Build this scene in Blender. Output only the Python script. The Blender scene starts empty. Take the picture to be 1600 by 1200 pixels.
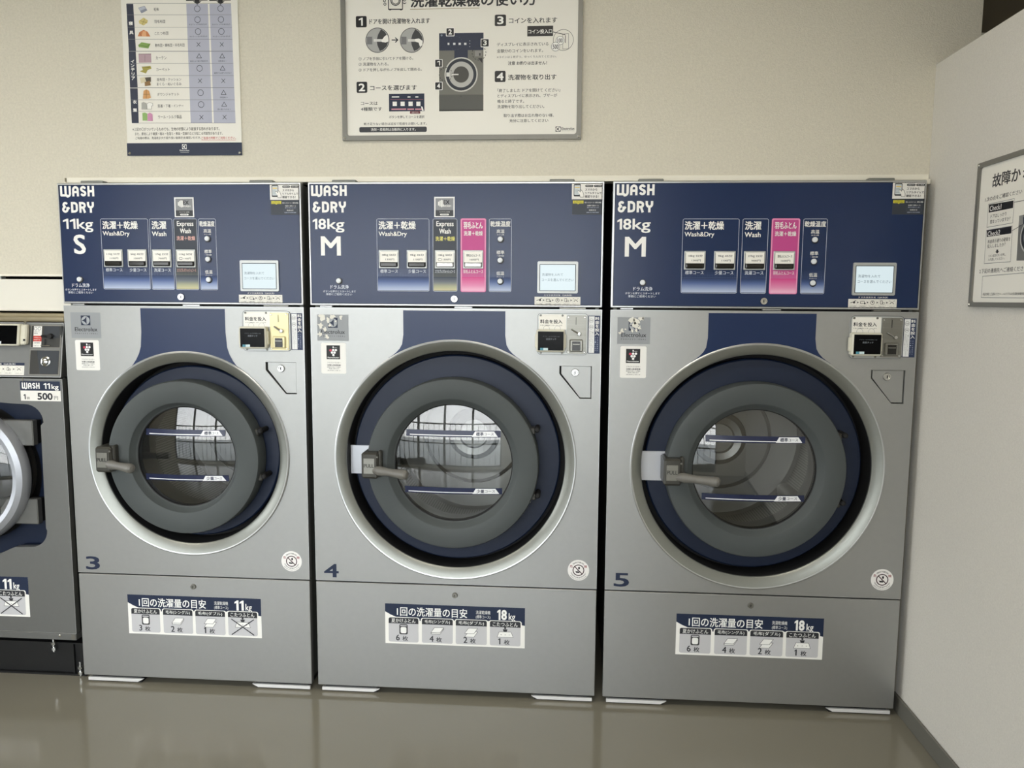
import bpy, bmesh, math, random
from mathutils import Vector, Matrix
from mathutils.geometry import tessellate_polygon

C = bpy.context.scene.collection
S = bpy.context.scene
PI = math.pi
rnd = random.Random(7)
SKY = 4.4                 # brightness of the overcast sky
EXPO = 1.0
LCD = 0.5                 # glow of the message displays
FILL_LAMP = 17.0               # glow of the added fill lamps
FRONT = -2.95             # shop front behind the viewer
WX0, WX1 = -2.3, 1.2     # its glazed opening
LEFT = -3.4               # left side wall
LY0, LY1 = -2.8, -0.3     # its glazed opening, unseen, added to brighten the partition

# ------------------------------------------------------------------ camera, sky, lights, exposure
cam_d = bpy.data.cameras.new('camera')
cam_d.sensor_width = 36.0
cam_d.lens = 36.0 * 1207.62 / 1600.0
cam = bpy.data.objects.new('camera', cam_d)
C.objects.link(cam)
def camera_matrix(loc, pitch, yaw, roll):
    cp, sp, cy, sy = math.cos(pitch), math.sin(pitch), math.cos(yaw), math.sin(yaw)
    right = Vector((cy, -sy, 0)); fwd = Vector((sy*cp, cy*cp, -sp)); up = right.cross(fwd)
    cr, sr = math.cos(roll), math.sin(roll)
    r2 = right*cr + up*sr; u2 = up*cr - right*sr
    m = Matrix((r2, u2, -fwd)).transposed().to_4x4()
    m.translation = loc
    return m
cam.matrix_world = camera_matrix(Vector((0.8018, -2.3841, 1.2985)), math.radians(6.2855), math.radians(-3.9805), math.radians(0.4129))
cam_d.clip_start = 0.02
S.camera = cam

world = bpy.data.worlds.new('sky')
S.world = world
world.use_nodes = True
wn, wl = world.node_tree.nodes, world.node_tree.links
wn.clear()
w_out = wn.new('ShaderNodeOutputWorld'); w_bg = wn.new('ShaderNodeBackground')
w_tc = wn.new('ShaderNodeTexCoord'); w_sep = wn.new('ShaderNodeSeparateXYZ'); w_ramp = wn.new('ShaderNodeValToRGB')
wl.new(w_tc.outputs['Generated'], w_sep.inputs[0]); wl.new(w_sep.outputs['Z'], w_ramp.inputs[0])
w_ramp.color_ramp.elements[0].position = 0.0; w_ramp.color_ramp.elements[0].color = (0.96, 0.96, 0.96, 1)
w_ramp.color_ramp.elements[1].position = 0.8; w_ramp.color_ramp.elements[1].color = (0.78, 0.85, 0.94, 1)
wl.new(w_ramp.outputs[0], w_bg.inputs['Color']); wl.new(w_bg.outputs[0], w_out.inputs['Surface'])
w_bg.inputs['Strength'].default_value = SKY

S.view_settings.view_transform = 'Standard'
S.view_settings.look = 'None'
S.view_settings.gamma = 1.0
S.view_settings.use_curve_mapping = False
S.view_settings.exposure = EXPO

# daylight portals in the glazed openings (they guide the sky light and give no light of their own)
for nm, w_, loc, rot in (('front', WX1-WX0, ((WX0+WX1)/2, FRONT+0.02, 1.1), (PI/2, 0, 0)), ('side', LY1-LY0, (LEFT+0.02, (LY0+LY1)/2, 1.1), (PI/2, 0, -PI/2))):
    pl = bpy.data.lights.new('daylight_portal_'+nm, 'AREA'); pl.shape = 'RECTANGLE'; pl.size = w_; pl.size_y = 2.1
    pl.cycles.is_portal = True
    po = bpy.data.objects.new('daylight_portal_'+nm, pl); C.objects.link(po)
    po.location = loc; po.rotation_euler = rot

# ------------------------------------------------------------------ materials
MATS = {}
def mat(name, col=(0.8, 0.8, 0.8), rough=0.5, metal=0.0, bump=None, noise=None, coat=0.0, emit=None, spec=0.5, attr=False, aniso=None):
    m = bpy.data.materials.new(name); m.use_nodes = True
    nt = m.node_tree; b = nt.nodes['Principled BSDF']
    b.inputs['Base Color'].default_value = (*col, 1)
    b.inputs['Roughness'].default_value = rough
    b.inputs['Metallic'].default_value = metal
    b.inputs['Specular IOR Level'].default_value = spec
    if coat:
        b.inputs['Coat Weight'].default_value = coat; b.inputs['Coat Roughness'].default_value = 0.12
    if attr:
        a = nt.nodes.new('ShaderNodeAttribute'); a.attribute_name = 'ink'
        nt.links.new(a.outputs['Color'], b.inputs['Base Color'])
    if emit:
        b.inputs['Emission Color'].default_value = (*emit[0], 1); b.inputs['Emission Strength'].default_value = emit[1]
    if noise or bump:
        tc = nt.nodes.new('ShaderNodeTexCoord')
    if noise:   # (scale, low factor, high factor, xyz stretch)
        mp = nt.nodes.new('ShaderNodeMapping'); mp.inputs['Scale'].default_value = noise[3] if len(noise) > 3 else (1, 1, 1)
        nt.links.new(tc.outputs['Object'], mp.inputs['Vector'])
        n = nt.nodes.new('ShaderNodeTexNoise'); n.inputs['Scale'].default_value = noise[0]; n.inputs['Detail'].default_value = 4
        nt.links.new(mp.outputs[0], n.inputs['Vector'])
        r = nt.nodes.new('ShaderNodeValToRGB')
        r.color_ramp.elements[0].position = 0.3; r.color_ramp.elements[1].position = 0.7
        r.color_ramp.elements[0].color = (*[c*noise[1] for c in col], 1); r.color_ramp.elements[1].color = (*[min(1, c*noise[2]) for c in col], 1)
        nt.links.new(n.outputs['Fac'], r.inputs[0]); nt.links.new(r.outputs[0], b.inputs['Base Color'])
    if bump:    # (scale, strength, distance)
        n2 = nt.nodes.new('ShaderNodeTexNoise'); n2.inputs['Scale'].default_value = bump[0]; n2.inputs['Detail'].default_value = 3
        nt.links.new(tc.outputs['Object'], n2.inputs['Vector'])
        bp = nt.nodes.new('ShaderNodeBump'); bp.inputs['Strength'].default_value = bump[1]; bp.inputs['Distance'].default_value = bump[2]
        nt.links.new(n2.outputs['Fac'], bp.inputs['Height']); nt.links.new(bp.outputs[0], b.inputs['Normal'])
    MATS[name] = m
    return m
def lin(h):
    if isinstance(h, tuple): return h
    h = h.lstrip('#')
    if len(h) == 3: h = ''.join(c*2 for c in h)
    o = []
    for i in (0, 2, 4):
        c = int(h[i:i+2], 16)/255
        o.append(c/12.92 if c <= 0.04045 else ((c+0.055)/1.055)**2.4)
    return tuple(o)
INK = {'white': lin('#f0f0ec'), 'black': lin('#17181b'), 'ink': lin('#22242a'), 'navy': lin('#1b2740'), 'grey': lin('#73757a'), 'lilac': lin('#b1b4c4'), 'red': lin('#c03434'),
       'panel': lin('#16284a'), 'paper': lin('#e9e7de'), 'silver': lin('#a4a8ac'), 'pink': lin('#c0478a'), 'yellow': lin('#d8cf3f'), 'ice': lin('#c9d3ea'), 'charcoal': lin('#343a44')}
def ink(c): return INK[c] if c in INK else lin(c)

mat('wallpaper', lin('#d9d4c4'), 0.9, 0, bump=(260, 0.5, 0.004), noise=(150, 0.94, 1.04), spec=0.2)
mat('wallpaper_partition', lin('#d8d5cd'), 0.9, 0, bump=(330, 0.5, 0.004), noise=(210, 0.95, 1.035), spec=0.2)
mat('board_cream', lin('#e2dfd4'), 0.45)
mat('trim_white', lin('#eeeadb'), 0.5)
mat('unlit_room_dark', lin('#5d5546'), 0.9)
mat('service_dark', lin('#1a1a18'), 0.9)
mat('epoxy_floor', lin('#837f71'), 0.12, 0, noise=(1.3, 0.97, 1.03), bump=(1.0, 0.04, 0.01), spec=0.5)
mat('vinyl_base', lin('#66655e'), 0.45)
mat('ceiling_white', lin('#dedacd'), 0.9)
mat('silver_paint', lin('#a9aaa8'), 0.40, 0.78, noise=(50, 0.985, 1.015), bump=(900, 0.05, 0.0005))
mat('silver_edge', lin('#c4c6c6'), 0.32, 0.9)
mat('champagne_trim', lin('#8f918b'), 0.38, 0.75, noise=(90, 0.985, 1.015))
mat('washer_grey', lin('#7c7d7b'), 0.45, 0.7, noise=(60, 0.985, 1.015))
mat('door_grey', lin('#474c4c'), 0.55, 0.0, spec=0.35)
mat('navy_gloss', lin('#12284f'), 0.27, 0.0, spec=0.42)
mat('navy_ring', lin('#0e1c34'), 0.45, 0.0, spec=0.4)
mat('black_rubber', lin('#0d0d0e'), 0.7)
mat('cabinet_dark', lin('#2c2f2e'), 0.6)
mat('cabinet_side', lin('#7b7d78'), 0.5, 0.4)
mat('black_steel', lin('#0b0c0d'), 0.5)
mat('bezel_cream', lin('#d6d3c2'), 0.45)
mat('bezel_silver', lin('#b9bcba'), 0.4, 0.5)
mat('screen_black', lin('#060709'), 0.12, spec=0.1)
mat('key_black', lin('#1e1d1a'), 0.12)
mat('key_silver', lin('#b8b8b4'), 0.16, 0.6)
mat('button_white', lin('#dfe3e6'), 0.35)
mat('chrome', lin('#cfcfcb'), 0.16, 1.0)
mat('dull_steel', lin('#8e8d86'), 0.35, 0.85, noise=(40, 0.95, 1.05, (0.2, 1, 4)))
mat('film_yellow', lin('#ddd3a4'), 0.25, 0.2)
mat('latch_grey', lin('#45443f'), 0.4, 0.4)
mat('knob_grey', lin('#6b6963'), 0.45)
mat('plate_white', lin('#d8dce4'), 0.15, 0.3)
mat('white_steel', lin('#e6e6e4'), 0.35, 0.2)
mat('door_ring_silver', lin('#a9acb2'), 0.36, 0.5)
mat('pocket_dark', lin('#3a3a38'), 0.3)
mat('pocket_lid', lin('#44484d'), 0.18)
mat('highlight_steel', lin('#b5aa90'), 0.3, 0.9)  # golden highlight of the rounded cap put into the base colour
mat('print', attr=True, rough=0.42, spec=0.4)
mat('print_gloss', attr=True, rough=0.3, spec=0.5)
mat('lcd', (0.0, 0.0, 0.0), 0.25, emit=(lin('#d6e6ea'), LCD))
mat('alu_frame', lin('#7d7c76'), 0.45, 0.4)
mat('mullion', lin('#3c3d3e'), 0.4, 0.4)
mat('asphalt', lin('#8d8d8a'), 0.9, noise=(8, 0.9, 1.1))
mat('fill_lamp_glow', (1, 1, 1), 0.5, emit=((1.0, 0.92, 0.80), FILL_LAMP))
mat('fill_lamp_case', lin('#e8e8e4'), 0.5)
def drum_material():
    m = mat('drum_steel', lin('#a5a49f'), 0.42, 0.9)
    nt = m.node_tree; b = nt.nodes['Principled BSDF']
    at = nt.nodes.new('ShaderNodeUVMap'); at.uv_map = 'holes'
    mp = nt.nodes.new('ShaderNodeMapping'); nt.links.new(at.outputs[0], mp.inputs['Vector'])
    v = nt.nodes.new('ShaderNodeTexVoronoi'); v.inputs['Scale'].default_value = 110; v.inputs['Randomness'].default_value = 0.0
    nt.links.new(mp.outputs[0], v.inputs['Vector'])
    r = nt.nodes.new('ShaderNodeValToRGB'); r.color_ramp.elements[0].position = 0.2; r.color_ramp.elements[1].position = 0.28
    c = lin('#a5a49f'); r.color_ramp.elements[0].color = (c[0]*.25, c[1]*.25, c[2]*.25, 1); r.color_ramp.elements[1].color = (*c, 1)
    nt.links.new(v.outputs['Distance'], r.inputs[0]); nt.links.new(r.outputs[0], b.inputs['Base Color'])
    return m
drum_material()
mat('drum_plain', lin('#a9a8a3'), 0.42, 0.9)
def glass_material(name, tint, rough=0.0):
    m = bpy.data.materials.new(name); m.use_nodes = True
    nt = m.node_tree; nt.nodes.clear()
    out = nt.nodes.new('ShaderNodeOutputMaterial'); mx = nt.nodes.new('ShaderNodeMixShader')
    tr = nt.nodes.new('ShaderNodeBsdfTransparent'); gl = nt.nodes.new('ShaderNodeBsdfGlossy'); fr = nt.nodes.new('ShaderNodeFresnel')
    tr.inputs[0].default_value = (*tint, 1); gl.inputs['Roughness'].default_value = rough; fr.inputs['IOR'].default_value = 1.6
    sc = nt.nodes.new('ShaderNodeMath'); sc.operation = 'MULTIPLY'; sc.inputs[1].default_value = 2.4; sc.use_clamp = True
    nt.links.new(fr.outputs[0], sc.inputs[0]); nt.links.new(sc.outputs[0], mx.inputs[0]); nt.links.new(tr.outputs[0], mx.inputs[1]); nt.links.new(gl.outputs[0], mx.inputs[2]); nt.links.new(mx.outputs[0], out.inputs[0])
    MATS[name] = m
glass_material('door_glass', (0.86, 0.88, 0.88))
glass_material('window_glass', (0.95, 0.96, 0.96))

# ------------------------------------------------------------------ mesh building
_tc = {}
def text_mesh(s, bold):
    k = (s, bold)
    if k not in _tc:
        cu = bpy.data.curves.new('t', 'FONT'); cu.body = s; cu.resolution_u = 3; cu.offset = 0.0
        ob = bpy.data.objects.new('t', cu); me = bpy.data.meshes.new_from_object(ob)
        vs = [(v.co.x, v.co.y) for v in me.vertices]; fs = [tuple(p.vertices) for p in me.polygons]
        bpy.data.objects.remove(ob); bpy.data.curves.remove(cu); bpy.data.meshes.remove(me)
        xs = [v[0] for v in vs] or [0]; ys = [v[1] for v in vs] or [0]
        _tc[k] = (vs, fs, min(xs), max(xs), min(ys), max(ys))
    return _tc[k]
def arc(cx, cz, r, a0, a1, n=8):
    return [(cx + r*math.cos(math.radians(a0 + (a1-a0)*i/n)), cz + r*math.sin(math.radians(a0 + (a1-a0)*i/n))) for i in range(n+1)]
def rr_pts(x0, z0, x1, z1, r, n=5):
    r = min(r, (x1-x0)/2, (z1-z0)/2)
    return arc(x1-r, z1-r, r, 0, 90, n) + arc(x0+r, z1-r, r, 90, 180, n) + arc(x0+r, z0+r, r, 180, 270, n) + arc(x1-r, z0+r, r, 270, 360, n)
LV = 0.00022
class MB:
    """collects faces (and printed marks) of ONE mesh; x right, z up, -y towards the viewer"""
    def __init__(s, ox=0.0, y0=0.0, fn=None):
        s.V = []; s.F = []; s.M = []; s.K = []; s.SM = []; s.ox = ox; s.y0 = y0; s.mats = []; s.fn = fn; s.nl = 0; s.col = (1, 1, 1)
    def mi(s, m):
        if m not in s.mats: s.mats.append(m)
        return s.mats.index(m)
    def v(s, x, y, z, c=None):
        s.V.append((x + s.ox, y, z)); s.K.append(c or s.col); return len(s.V) - 1
    def f(s, idx, m, smooth=False):
        s.F.append(tuple(idx)); s.M.append(s.mi(m)); s.SM.append(smooth)
    # --- solids
    def box(s, x0, x1, y0, y1, z0, z1, m, b=0.0):
        if b <= 0:
            i = [s.v(x, y, z) for x in (x0, x1) for y in (y0, y1) for z in (z0, z1)]
            for q in ((0, 1, 3, 2), (4, 6, 7, 5), (0, 4, 5, 1), (2, 3, 7, 6), (0, 2, 6, 4), (1, 5, 7, 3)): s.f([i[k] for k in q], m)
            return
        L = ((x0, x1), (y0, y1), (z0, z1)); P = {}
        for sx in (0, 1):
            for sy in (0, 1):
                for sz in (0, 1):
                    sg = (sx, sy, sz)
                    for a in range(3):
                        co = [L[k][sg[k]] if k == a else (L[k][0]+b if sg[k] == 0 else L[k][1]-b) for k in range(3)]
                        P[(sg, a)] = s.v(*co)
        for a in range(3):
            o = [k for k in range(3) if k != a]
            for sd in (0, 1):
                q = []
                for u, w in ((0, 0), (1, 0), (1, 1), (0, 1)):
                    sg = [0]*3; sg[a] = sd; sg[o[0]] = u; sg[o[1]] = w; q.append(P[(tuple(sg), a)])
                s.f(q, m)
            for u in (0, 1):
                for w in (0, 1):
                    A = [0]*3; B = [0]*3; A[o[0]] = B[o[0]] = u; A[o[1]] = B[o[1]] = w; A[a] = 0; B[a] = 1
                    s.f([P[(tuple(A), o[0])], P[(tuple(B), o[0])], P[(tuple(B), o[1])], P[(tuple(A), o[1])]], m)
        for sx in (0, 1):
            for sy in (0, 1):
                for sz in (0, 1): s.f([P[((sx, sy, sz), a)] for a in range(3)], m)
    def lathe(s, cx, cz, prof, m, n=96, smooth=True, close=False):
        rings = []
        for r, y in prof:
            if r < 1e-6: rings.append([s.v(cx, y, cz)])
            else: rings.append([s.v(cx + r*math.cos(2*PI*i/n), y, cz + r*math.sin(2*PI*i/n)) for i in range(n)])
        pr = list(zip(rings, rings[1:])) + ([(rings[-1], rings[0])] if close else [])
        for k, (a, b) in enumerate(pr):
            mm = m[k] if isinstance(m, list) else m
            for i in range(n):
                j = (i+1) % n
                if len(a) == 1: s.f([a[0], b[i], b[j]], mm, smooth)
                elif len(b) == 1: s.f([a[i], a[j], b[0]], mm, smooth)
                else: s.f([a[i], a[j], b[j], b[i]], mm, smooth)
    def cyl(s, cx, cz, r, y0, y1, m, n=24, b=0.0):   # short round stud along y, y0 = viewer side
        pr = [(0, y0), (r-b, y0)] + ([(r, y0+b)] if b else []) + [(r, y1), (0, y1)]
        s.lathe(cx, cz, pr, m, n, smooth=True)
    def tube(s, pts, m, n=14, caps=True):    # pts: (x,y,z,r)
        rings = []
        for k, (x, y, z, r) in enumerate(pts):
            a = Vector(pts[max(0, k-1)][:3]); b = Vector(pts[min(len(pts)-1, k+1)][:3]); d = (b-a).normalized()
            u = d.cross(Vector((0, 0, 1)) if abs(d.z) < 0.9 else Vector((1, 0, 0))).normalized(); w = d.cross(u)
            rings.append([s.v(*(Vector((x, y, z)) + (u*math.cos(2*PI*i/n) + w*math.sin(2*PI*i/n))*r)) for i in range(n)])
        for a, b in zip(rings, rings[1:]):
            for i in range(n): s.f([a[i], a[(i+1) % n], b[(i+1) % n], b[i]], m, True)
        if caps: s.f(rings[0][::-1], m); s.f(rings[-1], m)
    def prism(s, outer, y0, y1, m, holes=(), mside=None, back=True):
        loops = [outer] + list(holes); flat = [p for l in loops for p in l]
        tri = tessellate_polygon([[Vector((p[0], p[1], 0)) for p in l] for l in loops])
        ia = [s.v(p[0], y0, p[1]) for p in flat]; ib = [s.v(p[0], y1, p[1]) for p in flat]
        for t in tri:
            s.f([ia[k] for k in t], m)
            if back: s.f([ib[k] for k in t], m)
        st = 0
        for l in loops:
            for k in range(len(l)):
                a = st+k; b = st+(k+1) % len(l)
                s.f([ia[a], ia[b], ib[b], ib[a]], mside or m)
            st += len(l)
    def extrude_x(s, prof, x0, x1, m):   # closed (y,z) profile
        ia = [s.v(x0, *p) for p in prof]; ib = [s.v(x1, *p) for p in prof]; n = len(prof)
        for k in range(n): s.f([ia[k], ia[(k+1) % n], ib[(k+1) % n], ib[k]], m)
        for t in tessellate_polygon([[Vector((p[0], p[1], 0)) for p in prof]]):
            s.f([ia[k] for k in t], m); s.f([ib[k] for k in t], m)
    # --- printed marks, stacked in thin layers in front of y0
    def P(s, col, lv, pts, m='print'):
        c = ink(col); y = s.y0 - LV*lv
        ids = [s.v(p[0], y, p[1], c) for p in pts]
        for t in tessellate_polygon([[Vector((p[0], p[1], 0)) for p in pts]]): s.f([ids[k] for k in t], m)
    def R(s, col, lv, x0, z0, x1, z1, m='print'): s.P(col, lv, [(x0, z0), (x1, z0), (x1, z1), (x0, z1)], m)
    def RR(s, col, lv, x0, z0, x1, z1, r, m='print'): s.P(col, lv, rr_pts(x0, z0, x1, z1, r), m)
    def C(s, col, lv, x, z, r, n=40, m='print'): s.P(col, lv, [(x+r*math.cos(2*PI*i/n), z+r*math.sin(2*PI*i/n)) for i in range(n)], m)
    def L(s, col, lv, pts, w, m='print', rnd=True):
        c = ink(col)
        for a, b in zip(pts, pts[1:]):
            s.nl += 1; y = s.y0 - LV*lv - (s.nl % 32)*5e-6
            dx, dz = b[0]-a[0], b[1]-a[1]; l = math.hypot(dx, dz) or 1e-9; nx, nz = -dz/l*w/2, dx/l*w/2
            s.f([s.v(a[0]+nx, y, a[1]+nz, c), s.v(b[0]+nx, y, b[1]+nz, c), s.v(b[0]-nx, y, b[1]-nz, c), s.v(a[0]-nx, y, a[1]-nz, c)], m)
        if rnd:
            for p in pts[1:-1]: s.nl += 1; s.C(col, lv+(s.nl % 32)*5e-6/LV, p[0], p[1], w/2, 16, m)
    def O(s, col, lv, x, z, r, w, n=48, m='print'):
        c = ink(col); y = s.y0 - LV*lv
        A = [[s.v(x+q*math.cos(2*PI*i/n), y, z+q*math.sin(2*PI*i/n), c) for i in range(n)] for q in (r-w/2, r+w/2)]
        for i in range(n): s.f([A[0][i], A[0][(i+1) % n], A[1][(i+1) % n], A[1][i]], m)
    def D(s, col, lv, x, z, r, w, n=14):
        for k in range(n): s.L(col, lv, arc(x, z, r, k*360/n, k*360/n + 180/n, 2), w, rnd=False)
    def frame(s, col, lv, x0, z0, x1, z1, r, w, m='print'):
        a = rr_pts(x0, z0, x1, z1, r); b = rr_pts(x0+w, z0+w, x1-w, z1-w, max(r-w, 0.0003)); c = ink(col); y = s.y0 - LV*lv
        A = [s.v(p[0], y, p[1], c) for p in a]; B = [s.v(p[0], y, p[1], c) for p in b]; n = len(A)
        for i in range(n): s.f([A[i], A[(i+1) % n], B[(i+1) % n], B[i]], m)
    def T(s, col, lv, x0, z0, x1, z1, txt, bold=0, m='print', rot=0):   # ink box fitted to the given box
        if bold >= .5 and '1' in txt and txt.isdigit():   # heavy figures: the 1 is drawn as stem and flag
            wd = [.62 if ch == '1' else 1 for ch in txt]; gap = .14; u = (x1-x0)/(sum(wd)+gap*(len(txt)-1)); x = x0
            for ch, q in zip(txt, wd):
                if ch == '1':
                    w = u*q; st = min(w*.55, (z1-z0)*.22); H = z1-z0
                    s.P(col, lv, [(x+w, z0), (x+w, z1), (x+w-st*.75, z1), (x+w-st-(w-st)*.95, z1-H*.17), (x+w-st-(w-st)*.95, z1-H*.33), (x+w-st, z1-H*.24), (x+w-st, z0)], m)
                else: s.T(col, lv, x, z0, x+u*q, z1, ch, bold, m)
                x += u*(q+gap)
            return
        vs, fs, a, b, c0, d = text_mesh(txt, 0); c = ink(col); y = s.y0 - LV*lv
        if b-a < 1e-6 or d-c0 < 1e-6: return
        g = 0.030*bold   # bold lettering: the glyphs are thickened by small offsets
        offs = [(0, 0)] if bold < .05 else [(-g, 0), (g, 0)] if bold < .45 else [(-g, -g*.6), (g, -g*.6), (g, g*.6), (-g, g*.6)] if bold < .95 else [(g*math.cos(k*PI/4), g*math.sin(k*PI/4)) for k in range(8)] + [(0, 0)]
        gz = max(abs(o[1]) for o in offs); sz = (z1-z0)/(d-c0+2*gz)
        gx = min(max(abs(o[0]) for o in offs)*sz, (x1-x0)*.3); sx = (x1-x0-2*gx)/(b-a); cx, cz = (x0+x1)/2, (z0+z1)/2; kx = sz/sx; gx = gx/sx; cr, sr = math.cos(rot), math.sin(rot)
        for n_, (ex, ez) in enumerate(offs):
            base = len(s.V)
            for p in vs:
                px, pz = x0+(p[0]-a+gx+max(-gx, min(gx, ex*kx)))*sx, z0+(p[1]-c0+gz+ez)*sz
                if rot: px, pz = cx+(px-cx)*cr-(pz-cz)*sr, cz+(px-cx)*sr+(pz-cz)*cr
                s.v(px, y-n_*1.2e-5, pz, c)
            for q in fs: s.f([base+k for k in q], m)
    def TC(s, col, lv, cx, z0, h, txt, bold=0, wmax=None, m='print', sx=1.0, al='C'):   # by ink height, natural width
        vs, fs, a, b, c0, d = text_mesh(txt, bold)
        w = (b-a)*h/(d-c0)*sx
        if txt == '1' and bold >= .5: w = h*.36
        if wmax and w > wmax: w = wmax
        x0 = cx - w/2 if al == 'C' else cx
        s.T(col, lv, x0, z0, x0+w, z0+h, txt, bold, m); return x0+w
    def G(s, lv, x0, z0, x1, z1, stops, m='print', n=10):   # printed colour gradient, bottom to top
        y = s.y0 - LV*lv
        rows = []
        for k in range(n+1):
            t = k/n
            for (ta, ca), (tb, cb) in zip(stops, stops[1:]):
                if ta <= t <= tb + 1e-9:
                    u = (t-ta)/(tb-ta) if tb > ta else 0; ca2, cb2 = ink(ca), ink(cb)
                    c = tuple(p+(q-p)*u for p, q in zip(ca2, cb2)); break
            z = z0+(z1-z0)*t; rows.append((s.v(x0, y, z, c), s.v(x1, y, z, c)))
        for a, b in zip(rows, rows[1:]): s.f([a[0], a[1], b[1], b[0]], m)
    def draw(s, cmds, dx=0.0, dz=0.0):
        o0 = s.ox
        for c in cmds:
            k = c[0]
            if k == 'R': s.R(c[1], c[2], *c[3:7])
            elif k == 'r': s.RR(c[1], c[2], *c[3:8])
            elif k == 'T': s.T(c[1], c[2], *c[3:9])
            elif k == 'C': s.C(c[1], c[2], *c[3:6])
            elif k == 'O': s.O(c[1], c[2], *c[3:7])
            elif k == 'D': s.D(c[1], c[2], *c[3:7])
            elif k == 'P': s.P(c[1], c[2], c[3])
            elif k == 'L': s.L(c[1], c[2], c[3], c[4])
    def build(s, name, parent=None, loc=None, sharp=32):
        me = bpy.data.meshes.new(name)
        V = [s.fn(*p) for p in s.V] if s.fn else s.V
        me.from_pydata(V, [], s.F)
        for m in s.mats: me.materials.append(MATS[m])
        me.polygons.foreach_set('material_index', s.M)
        me.polygons.foreach_set('use_smooth', s.SM)
        ca = me.color_attributes.new('ink', 'FLOAT_COLOR', 'POINT')
        buf = []
        for c in s.K: buf += [c[0], c[1], c[2], 1.0]
        ca.data.foreach_set('color', buf)
        bm = bmesh.new(); bm.from_mesh(me); bmesh.ops.recalc_face_normals(bm, faces=bm.faces[:]); bm.to_mesh(me); bm.free()
        me.set_sharp_from_angle(angle=math.radians(sharp))
        o = bpy.data.objects.new(name, me); C.objects.link(o)
        if parent: o.parent = parent
        if loc: o.location = loc
        return o
def thing(name, label, cat, loc, rz=0.0, group=None):
    o = bpy.data.objects.new(name, None); C.objects.link(o); o.empty_display_size = 0.1
    o.location = loc; o.rotation_euler = (0, 0, rz); o['label'] = label; o['category'] = cat
    if group: o['group'] = group
    return o
def struct(name, mb, label=None):
    o = mb.build(name); o['kind'] = 'structure'
    if label: o['label'] = label
    return o
def sub(name, mb, parent, label=None):
    o = mb.build(name, parent)
    if label: o['label'] = label
    return o
# ------------------------------------------------------------------ the setting
WALL_Y = 0.054            # face of the wall the machines stand in
PX = 1.8725               # face of the partition on the right
CEIL = 2.62
m = MB(); m.box(LEFT, 4.4, FRONT, 1.4, -0.1, 0, 'epoxy_floor'); struct('floor', m)
m = MB(); m.box(LEFT, 4.4, FRONT, 1.4, CEIL, CEIL+0.1, 'ceiling_white'); struct('ceiling', m)
m = MB()   # wallpapered wall with the stepped opening the machines are pushed into
m.prism([(LEFT, 0), (-1.575, 0), (-1.575, 1.361), (-0.8165, 1.361), (-0.8165, 1.675), (PX, 1.675), (PX, 0.0), (1.9946, 0.0), (1.9946, CEIL), (LEFT, CEIL)], WALL_Y, WALL_Y+0.1, 'wallpaper')
struct('wall_back', m)
m = MB()   # partition, lower than the ceiling
m.box(PX, PX+0.1, FRONT, WALL_Y, 0, 1.992, 'wallpaper_partition', 0.002); struct('wall_right', m)
m = MB(); m.box(PX-0.008, PX, FRONT+0.02, WALL_Y, 0, 0.057, 'vinyl_base', 0.002); struct('baseboard_right', m)
m = MB(fn=lambda x, y, z: (LEFT-.12+y, x, z)); m.prism([(FRONT, 0), (1.4, 0), (1.4, CEIL), (FRONT, CEIL)], 0, .12, 'wallpaper', holes=[[(LY0, .06), (LY1, .06), (LY1, 2.15), (LY0, 2.15)]]); struct('wall_left', m)
m = MB()
for y in (LY0, (LY0+LY1)/2-.02, LY1-.04): m.box(LEFT-.09, LEFT-.03, y, y+.04, .06, 2.15, 'mullion')
for z in (.06, 1.1, 2.11): m.box(LEFT-.09, LEFT-.03, LY0+.04, LY1-.04, z, z+.04, 'mullion')
o = struct('window_6', m)  # unseen side window, added to light the partition and right-hand machine
m = MB(); m.box(LEFT-.062, LEFT-.058, LY0+.04, LY1-.04, .1, 2.11, 'window_glass'); sub('pane', m, o)
m = MB(); m.box(4.4, 4.5, FRONT, 1.4, 0, CEIL, 'wallpaper'); struct('wall_far_right', m)
m = MB(); m.box(1.9946, 4.4, 0.22, 0.3, 0, CEIL, 'unlit_room_dark'); m.box(1.9946, 4.4, 0.19, 0.22, 2.115, 2.122, 'board_cream')  # dark panel standing in for the unlit space beyond the partition
struct('unlit_room_panel', m)
m = MB()   # dark box behind the machines, added to keep light out of the service space
m.box(LEFT, 1.97, 1.3, 1.38, 0, CEIL, 'service_dark'); m.box(LEFT, 1.97, WALL_Y+0.1, 1.3, 1.9, 1.95, 'service_dark'); m.box(1.94, 1.97, WALL_Y+0.1, 1.3, 0, 1.9, 'service_dark')
struct('wall_service', m)
m = MB()   # white edging of the opening
m.box(-0.806, PX-0.002, WALL_Y-0.006, WALL_Y+0.05, 1.6585, 1.6755, 'trim_white', 0.001)
m.box(PX-0.016, PX-0.002, WALL_Y-0.02, WALL_Y+0.05, 1.645, 1.66, 'trim_white', 0.001)
m.box(-0.8165, -0.8095, WALL_Y-0.004, WALL_Y+0.04, 1.245, 1.662, 'trim_white', 0.001)
m.box(-1.574, -0.8165, WALL_Y-0.004, WALL_Y+0.05, 1.3605, 1.3675, 'trim_white', 0.001)
struct('trim_1', m, 'white edging strip along the wall opening above the machines')
m = MB(); m.box(-1.574, -0.8165, WALL_Y-0.002, WALL_Y+0.016, 1.2475, 1.3515, 'board_cream', 0.002)
struct('trim_2', m, 'plain cream filler board between wall and low washer')
m = MB(); m.box(-1.083, -1.06, WALL_Y+0.01, WALL_Y+0.03, 1.3515, 1.3606, 'bezel_silver'); struct('trim_3', m)
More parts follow.
